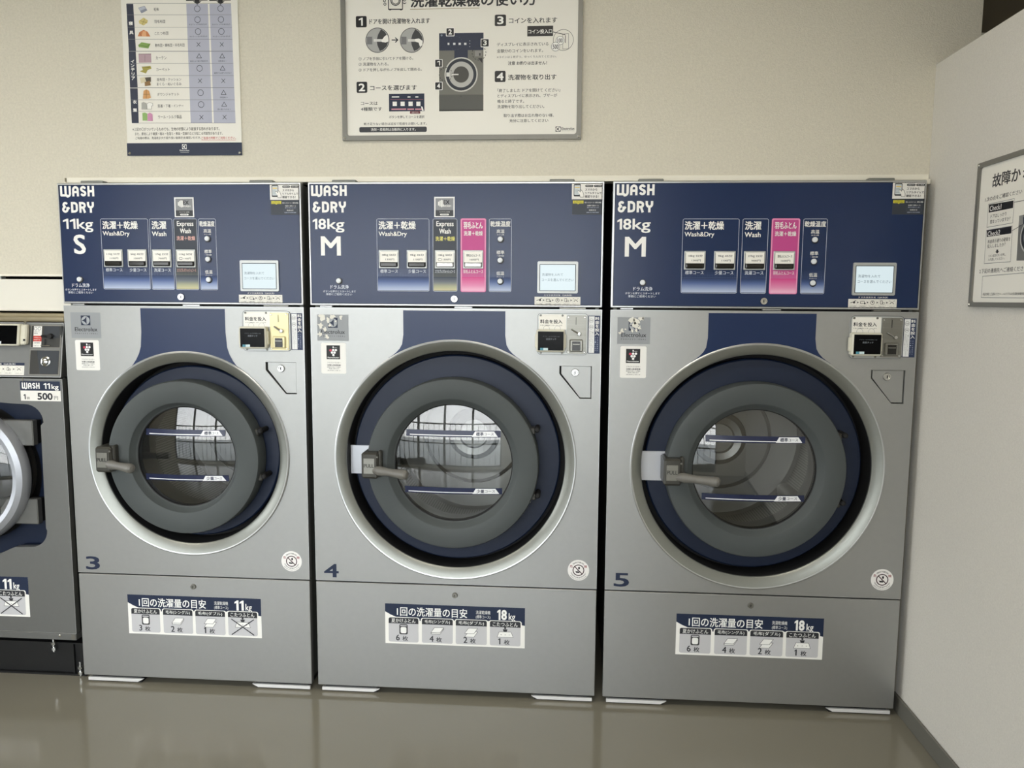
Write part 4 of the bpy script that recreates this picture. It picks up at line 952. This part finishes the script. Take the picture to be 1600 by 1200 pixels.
HOWTO = [
  ('L','ink',1,[(0.1482,0.427),(0.1478,0.3885),(0.1909,0.3877),(0.1913,0.4262)],0.0028),
  ('O','ink',1,0.1696,0.4141,0.0144,0.0028),
  ('O','ink',1,0.1696,0.4141,0.0106,0.002),
  ('R','ink',1,0.1497,0.3855,0.1561,0.3884),
  ('R','ink',1,0.1834,0.3849,0.1898,0.3878),
  ('L','ink',1,[(0.1923,0.4137),(0.1968,0.4111),(0.2021,0.4131)],0.0022),
  ('L','ink',1,[(0.1922,0.4066),(0.1968,0.404),(0.2028,0.4064)],0.0022),
  ('O','ink',1,0.1369,0.4036,0.0034,0.002),
  ('O','ink',1,0.1355,0.4137,0.0034,0.002),
  ('r','black',1,0.0461,0.3372,0.0797,0.3702,0.004),
  ('T','white',2,0.0549,0.3419,0.0678,0.3652,'1',1),
  ('T','ink',1,0.0881,0.3456,0.2749,0.3614,'ドアを開け洗濯物を入れます',0.6),
  ('L','ink',1,[(0.1564,0.2986),(0.1754,0.2983)],0.003),
  ('L','ink',1,[(0.1678,0.3056),(0.1754,0.2983),(0.1677,0.2912)],0.003),
  ('T','ink',1,0.0533,0.2396,0.2228,0.2498,'① ノブを手前に引いてドアを開ける。',0.3),
  ('T','ink',1,0.053,0.2234,0.1465,0.2336,'② 洗濯物を入れる。',0.3),
  ('T','ink',1,0.0528,0.2068,0.2492,0.2166,'③ ドアを押しながらノブを戻して閉める。',0.3),
  ('r','black',1,0.0454,0.1436,0.0789,0.1765,0.004),
  ('T','white',2,0.052,0.148,0.072,0.1714,'2',1),
  ('T','ink',1,0.0878,0.1499,0.2333,0.1652,'コースを選びます',0.6),
  ('T','ink',1,0.0582,0.1067,0.111,0.117,'コースは',0.5),
  ('T','ink',1,0.058,0.0893,0.1243,0.1004,'4種類です',0.5),
  ('R','navy',1,0.1464,0.0872,0.2567,0.1395),
  ('R','white',2,0.1554,0.1286,0.1784,0.1319),
  ('R','white',2,0.2045,0.1281,0.2136,0.1314),
  ('R','white',2,0.2289,0.1279,0.2381,0.1312),
  ('L','#a05a6a',2,[(0.1508,0.1229),(0.2529,0.1218)],0.0008),
  ('R','white',2,0.1579,0.1033,0.171,0.1162),
  ('R','white',2,0.1825,0.1031,0.1955,0.1159),
  ('R','white',2,0.2074,0.1029,0.2204,0.1157),
  ('R','white',2,0.2319,0.1026,0.2445,0.1154),
  ('R','#c58a96',2,0.1539,0.0915,0.2,0.0955),
  ('R','#c58a96',2,0.2038,0.0911,0.2241,0.0952),
  ('R','#c58a96',2,0.2279,0.0909,0.2509,0.0949),
  ('P','white',3,[(0.2463,0.1014),(0.2509,0.0999),(0.2547,0.0878),(0.2493,0.0879)]),
  ('r','#6e3038',3,0.2118,0.0796,0.2439,0.087,0.0015),
  ('T','white',4,0.2171,0.0811,0.2386,0.0855,'お選びください',0),
  ('T','ink',1,0.1464,0.0659,0.2565,0.0747,'ボタンを押してコースを選択',0.4),
  ('T','ink',1,0.067,0.0463,0.264,0.0544,'乾き足りない場合は追加で乾燥をお願いします。',0.2),
  ('r','#33353a',1,0.0521,0.025,0.2639,0.0409,0.0045),
  ('T','white',2,0.0888,0.0287,0.2294,0.0375,'洗剤・柔軟剤は自動的に入ります。',0.4),
  ('C','#3a3a3c',1,0.1125,0.2986,0.037),
  ('C','#a9aaa8',2,0.1125,0.2986,0.0351),
  ('P','#3c3d40',3,[(0.1243,0.3308),(0.1357,0.3227),(0.1447,0.3089),(0.1468,0.2962),(0.1409,0.2801),(0.1294,0.2701),(0.1198,0.2667),(0.1123,0.2841),(0.1102,0.2986),(0.1146,0.3147)]),
  ('P','#77787a',3,[(0.0798,0.3092),(0.0966,0.3089),(0.0963,0.2865),(0.0795,0.2868)]),
  ('P','#d8d8d4',4,[(0.1011,0.3016),(0.1278,0.3012),(0.1277,0.294),(0.101,0.2944)]),
  ('C','#3a3a3c',1,0.2187,0.2969,0.0367),
  ('C','#a9aaa8',2,0.2187,0.2969,0.0349),
  ('P','#3c3d40',3,[(0.2302,0.3291),(0.2415,0.321),(0.2505,0.3072),(0.2527,0.2946),(0.247,0.2785),(0.2355,0.2686),(0.226,0.2651),(0.2186,0.2826),(0.2164,0.297),(0.2207,0.3131)]),
  ('P','#77787a',3,[(0.1861,0.3075),(0.2028,0.3073),(0.2026,0.2849),(0.1859,0.2852)]),
  ('P','#d8d8d4',4,[(0.2073,0.3),(0.2338,0.2996),(0.2338,0.2924),(0.2072,0.2928)]),
  ('P','#f2f1ec',5,[(0.1247,0.2966),(0.1344,0.309),(0.1428,0.3143),(0.1465,0.3052),(0.1472,0.2944),(0.138,0.291),(0.1266,0.2929)]),
  ('P','#f2f1ec',5,[(0.2285,0.2997),(0.2407,0.3016),(0.252,0.2946),(0.2519,0.2821),(0.2443,0.2771),(0.2398,0.2894),(0.23,0.2925)]),
  ('R','#a08f6a',1,0.2143,0.3864,0.4258,0.3879),
  ('T','ink',1,0.2149,0.3919,0.5985,0.429,'洗濯乾燥機の使い方',1),
  ('R','#6f6f68',1,0.3027,0.134,0.4387,0.2651),
  ('R','#52534f',1,0.3024,0.0864,0.439,0.134),
  ('R','#33342f',1,0.3023,0.0864,0.4391,0.0889),
  ('R','navy',2,0.303,0.2651,0.4389,0.3157),
  ('R','navy',2,0.3496,0.2396,0.391,0.2651),
  ('L','#4a4a46',2,[(0.3025,0.1352),(0.4389,0.1338)],0.0009),
  ('C','#c9c9c2',3,0.3706,0.194,0.0511),
  ('C','#1d2530',4,0.3706,0.194,0.0472),
  ('C','#b4b4b0',5,0.3706,0.194,0.038),
  ('C','#43433f',6,0.3706,0.194,0.0241),
  ('R','#d9d9d4',7,0.3251,0.1882,0.3356,0.2005),
  ('R','#e4e4de',8,0.3422,0.1924,0.3627,0.196),
  ('R','#d6d8da',3,0.3292,0.2814,0.3347,0.2876),
  ('R','#d6d8da',3,0.3462,0.2811,0.353,0.2874),
  ('R','#d6d8da',3,0.3627,0.2809,0.3698,0.2871),
  ('R','#d6d8da',3,0.3797,0.2806,0.387,0.2869),
  ('C','#d6d8da',3,0.3972,0.2924,0.001),
  ('C','#d6d8da',3,0.3972,0.2842,0.001),
  ('C','#d6d8da',3,0.3972,0.2757,0.001),
  ('R','#8b8b87',3,0.4129,0.2464,0.4333,0.2634),
  ('R','#3a3b3a',4,0.4255,0.2483,0.4302,0.2563),
  ('P','#25272a',3,[(0.4224,0.2414),(0.4354,0.2412),(0.4355,0.2267)]),
  ('D','ink',7,0.3232,0.1951,0.02,0.0018),
  ('D','ink',7,0.4255,0.2563,0.0209,0.0018),
  ('D','#394657',4,0.3549,0.286,0.0199,0.0012),
  ('C','#2b2b2b',3,0.37,0.13,0.0013),
  ('C','#7b8593',3,0.3109,0.3099,0.0031),
  ('r','white',8,0.3243,0.3062,0.3502,0.3311,0.002),
  ('r','black',9,0.3261,0.308,0.3484,0.3294,0.0015),
  ('T','white',10,0.3319,0.3115,0.3426,0.3264,'2',1),
  ('r','white',8,0.4306,0.273,0.4567,0.2976,0.002),
  ('r','black',9,0.4324,0.2748,0.4548,0.2959,0.0015),
  ('T','white',10,0.4382,0.2782,0.4491,0.2929,'3',1),
  ('r','white',8,0.2893,0.2157,0.3138,0.2398,0.002),
  ('r','black',9,0.2912,0.2175,0.312,0.238,0.0015),
  ('T','white',10,0.297,0.221,0.3062,0.235,'1',1),
  ('r','white',8,0.2891,0.1486,0.3137,0.1731,0.002),
  ('r','black',9,0.2909,0.1504,0.3118,0.1714,0.0015),
  ('T','white',10,0.2968,0.154,0.306,0.1684,'4',1),
  ('r','black',1,0.4729,0.3338,0.5071,0.3668,0.004),
  ('T','white',2,0.4803,0.3388,0.4997,0.3622,'3',1),
  ('T','ink',1,0.5157,0.341,0.6612,0.3569,'コインを入れます',0.6),
  ('R','black',1,0.5717,0.3027,0.6494,0.3325),
  ('T','white',2,0.5746,0.3102,0.6465,0.3229,'コイン投入口',0.5),
  ('L','black',1,[(0.6494,0.3145),(0.6865,0.3058)],0.002),
  ('O','ink',1,0.6804,0.2906,0.0303,0.0012),
  ('L','ink',1,[(0.6783,0.3077),(0.696,0.3088),(0.6967,0.2655),(0.679,0.2644),(0.6783,0.3077)],0.0009),
  ('L','ink',1,[(0.6865,0.304),(0.6868,0.282)],0.0018),
  ('C','white',2,0.6708,0.289,0.0122),
  ('O','ink',3,0.6708,0.289,0.0122,0.001),
  ('T','ink',3,0.6627,0.283,0.6793,0.2954,'100',0.3),
  ('C','white',4,0.6574,0.2714,0.0129),
  ('O','ink',5,0.6574,0.2714,0.0129,0.001),
  ('T','ink',5,0.6489,0.2647,0.6667,0.2778,'500',0.3),
  ('T','ink',1,0.4799,0.2754,0.6358,0.2857,'ディスプレイに表示されている',0.3),
  ('T','ink',1,0.48,0.2562,0.6198,0.267,'金額分のコインをいれます。',0.3),
  ('T','ink',1,0.4801,0.2402,0.6604,0.2474,'※コインは１枚ずつ、ゆっくり入れてください。',0),
  ('T','ink',1,0.5139,0.2201,0.6321,0.2309,'注意 お釣りは出ません！',0.6),
  ('r','black',1,0.4737,0.1708,0.5067,0.2033,0.004),
  ('T','white',2,0.48,0.1755,0.5007,0.1986,'4',1),
  ('T','ink',1,0.5142,0.1762,0.6612,0.192,'洗濯物を取り出す',0.6),
  ('T','ink',1,0.4821,0.1402,0.6729,0.1511,'「終了しました ドアを開けて ください」',0.3),
  ('T','ink',1,0.4822,0.1248,0.6641,0.1352,'とディスプレイに表示され、ブザーが',0.3),
  ('T','ink',1,0.4823,0.1083,0.5635,0.1191,'鳴ると終了です。',0.3),
  ('T','ink',1,0.4824,0.0927,0.6254,0.1029,'洗濯物を取り出してください。',0.3),
  ('T','ink',1,0.5014,0.0667,0.6545,0.0765,'取り出す際はお忘れ物のない様、',0.4),
  ('T','ink',1,0.5195,0.0511,0.6378,0.0613,'充分に注意してください',0.4),
  ('T','ink',1,0.6782,0.0279,0.7185,0.0356,'Electrolux',0.5),
  ('T','ink',1,0.6783,0.0239,0.7186,0.0261,'PROFESSIONAL',0),
]
TROUBLE = [
  ('T','ink',1,0.0953,0.3037,0.2179,0.3375,'故障か',0.7),
  ('T','ink',1,0.2267,0.303,0.2683,0.331,'な',0.7),
  ('T','ink',1,0.0665,0.2727,0.2293,0.2834,'1.次の点をご確認ください',0.3),
  ('T','white',2,0.0929,0.2465,0.1448,0.2593,'Check1',0.3),
  ('T','ink',1,0.0989,0.2282,0.1697,0.2372,'ドアはしっかり',0.2),
  ('T','ink',1,0.0987,0.2145,0.1882,0.2236,'閉まっていますか？',0.2),
  ('T','white',2,0.0918,0.184,0.148,0.1961,'Check2',0.3),
  ('T','ink',1,0.0943,0.1654,0.1949,0.1752,'料金表示通りの硬貨を',0.2),
  ('T','ink',1,0.0938,0.1537,0.1752,0.1635,'投入しましたか？',0.2),
  ('T','ink',1,0.102,0.1305,0.1816,0.1373,'コイン返却ボタンを押し、',0),
  ('T','ink',1,0.1017,0.1217,0.1764,0.1285,'入れ直してください。',0),
  ('T','ink',1,0.0642,0.0913,0.273,0.1028,'2.下記の連絡先へご連絡ください',0.3),
  ('T','ink',1,0.0888,0.0348,0.2783,0.0416,'商品を機にご記録ください ― ※トラブルは洗濯乾燥機管理者',0.2),
  ('P','black',1,[(0.0871,0.2636),(0.1958,0.2605),(0.1963,0.2429),(0.0885,0.2434)]),
  ('P','black',1,[(0.086,0.1997),(0.1964,0.2006),(0.1969,0.1829),(0.0877,0.1827)]),
  ('L','grey',1,[(0.0841,0.2651),(0.1996,0.2646),(0.1999,0.2074),(0.085,0.2072),(0.0841,0.2651)],0.0012),
  ('L','grey',1,[(0.0839,0.1998),(0.1996,0.2003),(0.203,0.1152),(0.0848,0.1159),(0.0839,0.1998)],0.0012),
  ('P','black',1,[(0.1369,0.1477),(0.145,0.1476),(0.1456,0.1431),(0.151,0.1432),(0.1422,0.1382),(0.132,0.1432),(0.1375,0.1433)]),
  ('L','ink',2,[(0.1983,0.256),(0.2747,0.2547)],0.0012),
  ('L','ink',2,[(0.1993,0.1887),(0.2808,0.2097)],0.0012),
  ('L','grey',1,[(0.2975,0.087),(0.082,0.0838),(0.0823,0.0298),(0.3054,0.0282)],0.0012),
  ('P','#6b6c6a',1,[(0.2247,0.2213),(0.279,0.2233),(0.2938,0.1142),(0.2279,0.1165)]),
  ('P','#8a8b89',2,[(0.2247,0.2213),(0.2409,0.222),(0.244,0.1997),(0.2264,0.1992)]),
  ('P','navy',2,[(0.2417,0.2164),(0.2797,0.2182),(0.2821,0.2001),(0.244,0.1997)]),
  ('C','#b4b4b0',3,0.2774,0.1711,0.0413),
  ('C','#262a2e',4,0.2774,0.1711,0.0368),
  ('C','#8b8b88',5,0.2774,0.1711,0.0266),
  ('C','#3f3f3d',6,0.2774,0.1711,0.0175),
]
# ------------------------------------------------------------------ low washing machine at the left edge of the frame
def low_washer():
    xc, xr = -1.192, -.8265; hw = xr-xc; cz = .7066
    t = thing('washing_machine', 'low grey front-loading washer marked WASH 11kg 500 yen, left of washer-dryer number 3', 'washing machine', (xc, 0, 0))
    m = MB()
    m.box(-hw+.006, hw-.006, .11, .85, .165, 1.2, 'cabinet_dark'); m.box(hw-.012, hw-.006, .022, .11, .168, 1.2, 'cabinet_dark'); m.box(-hw+.006, -hw+.012, .022, .11, .168, 1.2, 'cabinet_dark'); sub('cabinet', m, t)
    m = MB()   # plinth of dark steel channel
    m.box(-hw-.01, hw+.004, .048, .075, .004, .112, 'black_steel', .003); m.box(-hw-.01, hw+.004, .04, .09, .112, .116, 'black_steel'); m.box(-hw-.01, hw+.004, .036, .09, 0, .006, 'black_steel'); m.box(-hw, hw, .09, .8, 0, .116, 'black_steel'); m.box(hw-.045, hw-.041, .04, .06, .004, .112, 'black_steel')
    m.box(-hw, hw, .1, .8, .116, .165, 'black_rubber')
    pl_ = sub('plinth', m, t, 'dark steel channel plinth')
    for x, z, y in ((.257, .10, .036), (.352, .02, .03)):
        m = MB(); m.tube([(x, y, z+.034, .003), (x, y, z+.012, .003)], 'chrome', 10); m.tube([(x, y, z+.018, .008), (x, y, z+.010, .008)], 'dull_steel', 6); m.tube([(x, y, z, .008), (x, y, z-.01, .008)], 'chrome', 6); m.tube([(x, y, z+.012, .0035), (x, y, z-.016, .0035)], 'chrome', 8); sub('anchor_bolt', m, pl_)
    # front panel with the winged recess round the door
    up = [(0, 1.005), (.06, .995), (.105, .97), (.148, .950), (.19, .947)] + arc(.234, .886, .0595, 90, 0, 8) + [(.287, .88)]
    rec = [(.285, .52)] + arc(.226, .523, .058, 0, -90, 8) + [(.17, .463), (.153, .457), (.113, .438), (.05, .418), (0, .412)]
    right = [(x, z) for x, z in up[:-1]] + [(.2835, .875), (.2805, .53)] + rec[1:]
    outline = right + [(-x, z) for x, z in right[::-1] if x > 1e-6]
    m = MB(0, 0)
    m.prism([(-hw, .168), (hw, .168), (hw, 1.029), (-hw, 1.029)], 0, .022, 'washer_grey', holes=[outline], mside='champagne_trim')
    m.frame('#cfd0cc', 1, -hw, .168, hw, 1.029, .0005, .0016, 'silver_edge')
    m.box(-hw, hw-.001, -.001, .03, .145, .167, 'washer_grey', .001); m.cyl(.308, .160, .0045, -.0045, 0, 'chrome', 14, .002); m.box(hw-.018, hw-.004, -.002, 0, .147, .165, 'dull_steel'); 
    fp = sub('front_panel', m, t)
    big_ = [(x*1.012, cz+(z-cz)*1.012) for x, z in outline]
    inner = [(.24*math.cos(2*PI*i/64), cz+.24*math.sin(2*PI*i/64)) for i in range(64)]
    m = MB(0, .05)
    ia = [m.v(x, .022, z) for x, z in big_]; ib = [m.v(x, .052, z) for x, z in big_]
    for k in range(len(ia)): m.f([ia[k], ia[(k+1) % len(ia)], ib[(k+1) % len(ia)], ib[k]], 'navy_ring')
    m.prism(big_, .052, .056, 'navy_ring', holes=[inner])
    m.lathe(0, cz, [(.24, .056), (.24, .09), (.18, .09)], 'black_rubber', 64)
    for sg in (-1, 1):
        m.box(sg*.262-.009, sg*.262+.009, .0505, .0515, .52, .90, 'black_rubber'); m.box(sg*.268-.006, sg*.268+.006, .035, .05, .67, .80, 'navy_ring')
    sub('door_recess', m, t, 'navy recess behind the round door')
    m = MB()
    m.lathe(0, cz, [(.232, .02), (.237, .006), (.236, -.012), (.228, -.026), (.212, -.033), (.196, -.028), (.187, -.012), (.184, .012), (.184, .05)], ['black_rubber', 'door_ring_silver', 'door_ring_silver', 'door_ring_silver', 'door_ring_silver', 'door_ring_silver', 'door_ring_silver', 'black_rubber'], 128)
    d = sub('door', m, t, 'silver ring door')
    m = MB(); m.lathe(0, cz, [(0, -.02), (.06, -.018), (.12, -.008), (.16, .0), (.185, .012)], 'door_glass', 96); sub('door_glass', m, d)
    for z0, z1 in ((.806, .891), (.541, .627)):
        m = MB(); m.box(.12, .2515, .004, .03, z0, z1, 'washer_grey', .003); m.box(.12, .2485, .03, .06, z0+.004, z1-.004, 'black_rubber'); sub('door_hinge', m, d)
    m = MB(); m.lathe(0, cz, [(.19, .05), (.2, .12), (.27, .16), (.28, .6), (.2, .62), (0, .63)], 'drum_plain', 72); sub('drum', m, t)
    m = MB(0, 0); a, b, z0, z1 = .2215, hw-.0075, .9565, 1.0215
    m.R('#eceae4', 1, a, z0, b, z1); zm = z0+.034; m.R('navy', 2, a, zm, b, z1)
    deco(m, 'white', 3, 'WASH', a+.006, zm+.006, a+.067, zm+.026); m.T('white', 3, a+.080, zm+.006, a+.102, zm+.025, '11', .9); m.T('white', 3, a+.107, zm+.001, a+.131, zm+.021, 'kg', .8)
    m.T('ink', 3, a+.010, z0+.005, a+.017, z0+.022, '1', .7); m.T('ink', 3, a+.021, z0+.005, a+.030, z0+.013, '回', .2); m.T('#22232b', 3, a+.057, z0+.004, a+.109, z0+.027, '500', 1.2); m.T('ink', 3, a+.114, z0+.005, a+.127, z0+.017, '円', .3)
    sub('price_sticker', m, fp, 'sticker reading WASH 11kg 500 yen')
    m = MB(0, 0); load_label(m, .206-.4555, .221, .4555, .139, '11', ('3', '2', '1', ''), True); sub('load_label', m, fp)
    # control head, leaning back towards its top
    lean = lambda x, y, z: (x, y+(z-1.034)*.17, z)
    m = MB(0, 0, lean); m.box(-hw+.001, hw-.004, 0, .10, 1.0345, 1.2105, 'washer_grey', .002)
    m.frame('#c9c8c2', 1, -hw+.001, 1.0345, hw-.004, 1.2105, .002, .002, 'silver_edge'); m.box(.232, .234, -.001, 0, 1.02, 1.033, 'chrome')
    ch = sub('control_head', m, t)
    m = MB(); pr = [(.036, 1.2115), (.028, 1.214), (.026, 1.220), (.028, 1.229), (.036, 1.237), (.05, 1.241), (.12, 1.243), (.12, 1.2115)]
    m.extrude_x(pr, -hw, hw-.001, 'highlight_steel'); m.cyl(.233-.0, 1.2105, .004, .025, .032, 'chrome', 12); sub('top_cap', m, t, 'rounded steel cap along the top')
    m = MB(0, -.024, lean); m.box(-.04, .228, -.024, 0, 1.136, 1.206, 'bezel_cream', .004); m.box(.226, .248, -.018, 0, 1.139, 1.204, 'bezel_cream', .004); m.box(.240, .246, -.0195, -.017, 1.152, 1.158, 'black_rubber')
    m.RR('#08090b', 1, -.034, 1.1415, .222, 1.2015, .001, 'screen_black'); m.R('#d6dde2', 2, .155, 1.1425, .170, 1.1505); m.R('#5d8fb4', 2, .14, 1.1425, .155, 1.1505); sub('payment_screen', m, ch, 'wide black screen in a cream case')
    m = MB(0, 0, lean); pay_sticker(m, .236-.178, 1.0405, .236, 1.071, False); m.R('navy', 1, .236-.178, 1.071, .236, 1.080); m.T('white', 2, .09, 1.0725, .205, 1.0785, 'スマホ決済方法（QR決済）', .2); sub('pay_sticker', m, ch)
    m = MB(0, -.001, lean)
    for (z0, z1) in ((1.128, 1.203), (1.041, 1.124)):
        m.frame('#4b4b48', 1, .252, z0, .356, z1, .002, .003, 'dull_steel'); m.R('#3c3d3c', 1, .255, z0+.003, .353, z1-.003, 'pocket_dark')
    m.P('#33373c', 2, [(.276, 1.121), (.352, 1.121), (.349, 1.046), (.29, 1.046)], 'pocket_lid'); m.R('#2c3136', 2, .297, 1.162, .350, 1.199, 'pocket_lid')
    m.R('#ecebe6', 3, .262, 1.131, .29, 1.199); m.R('#c63a2c', 4, .262, 1.150, .29, 1.168); m.T('white', 5, .264, 1.160, .288, 1.164, '千円札のみ', .2); m.T('white', 5, .264, 1.153, .286, 1.157, '両替不可', .2)
    for q in (.268, .281): m.O('#8d9296', 4, q, 1.191, .005, .0016, 24)
    m.T('ink', 4, .264, 1.180, .282, 1.183, '使用できる', 0); m.T('ink', 4, .264, 1.174, .276, 1.178, '硬貨', 0); m.T('ink', 4, .266, 1.143, .285, 1.147, '100円硬貨', .3); m.T('ink', 4, .264, 1.134, .284, 1.138, 'ご注意ください', 0)
    cu = sub('coin_unit', m, ch, 'dark coin unit with red and white sticker')
    m = MB(0, 0, lean); m.RR('#050505', 12, .3005, 1.138, .3065, 1.158, .002); m.box(.29, .335, -.010, -.002, 1.164, 1.171, 'black_rubber', .003); m.lathe(.322, 1.167, [(0, -.012), (.008, -.011), (.009, -.006), (.009, -.002)], 'black_rubber', 18); m.box(.29, .322, -.006, -.003, 1.136, 1.1385, 'chrome'); sub('return_lever', m, cu)
    m = MB(0, 0, lean); m.lathe(.308, 1.0855, [(0, -.012), (.006, -.012), (.011, -.009), (.0125, -.004), (.016, -.0025)], 'chrome', 28); m.box(.304, .306, -.0128, -.0118, 1.079, 1.088, 'black_rubber'); sub('coin_knob', m, cu)
low_washer()

# ------------------------------------------------------------------ boards on the walls
t = thing('care_poster', 'tall white laundry care chart with navy footer, left of the large instruction board', 'poster', (-.599, WALL_Y, 1.743))
m = MB(0, -.004); m.box(0, .3735, -.004, 0, 0, .56, 'print')
m.K = [INK['paper']]*len(m.V); m.draw(CARE); logo_mark(m, 2, .1795, .0195, .0145, 'white', 'navy')
sub('board', m, t)
for x in (.007, .3665):
    m = MB(); m.cyl(x, .007, .0045, -.008, -.003, 'chrome', 16, .002); sub('rivet', m, t)

def framed(t, w, h, cmds, fw, extra=None, shift=0.0):
    m = MB(0, -.006); m.box(.004, w-.004, -.006, -.001, .004, h-.004, 'print'); m.K = [INK['paper']]*len(m.V)
    n0 = len(m.V); m.draw(cmds)
    m.V[n0:] = [(v[0]+shift, v[1], v[2]-.2*abs(shift)) for v in m.V[n0:]]
    if extra: extra(m)
    sub('board', m, t)
    m = MB(); o = [(0, 0), (w, 0), (w, h), (0, h)]; m.prism(o, -.011, 0, 'alu_frame', holes=[rr_pts(fw, fw, w-fw, h-fw, .008)]); f = sub('frame', m, t, 'grey aluminium frame')
    for x in (fw*.5, w-fw*.5):
        for z in (fw*.5, h-fw*.5):
            s_ = MB(); s_.cyl(x, z, .0042, -.0135, -.010, 'chrome', 14, .0015); sub('frame_screw', s_, f)
t = thing('instruction_board', 'wide framed board of four numbered washing steps, above washer-dryer number 4', 'sign', (.0995, WALL_Y, 1.784))
framed(t, .7385, .50, HOWTO, .0145, lambda m: logo_mark(m, 1, .6605, .0225, .0155, 'ink', 'paper'))
t = thing('troubleshooting_board', 'framed trouble checklist board with Check 1 and Check 2, on the partition wall', 'sign', (PX, -.2195-.028, 1.2865), -PI/2)
framed(t, .7385, .369, TROUBLE, .012, shift=-.028)
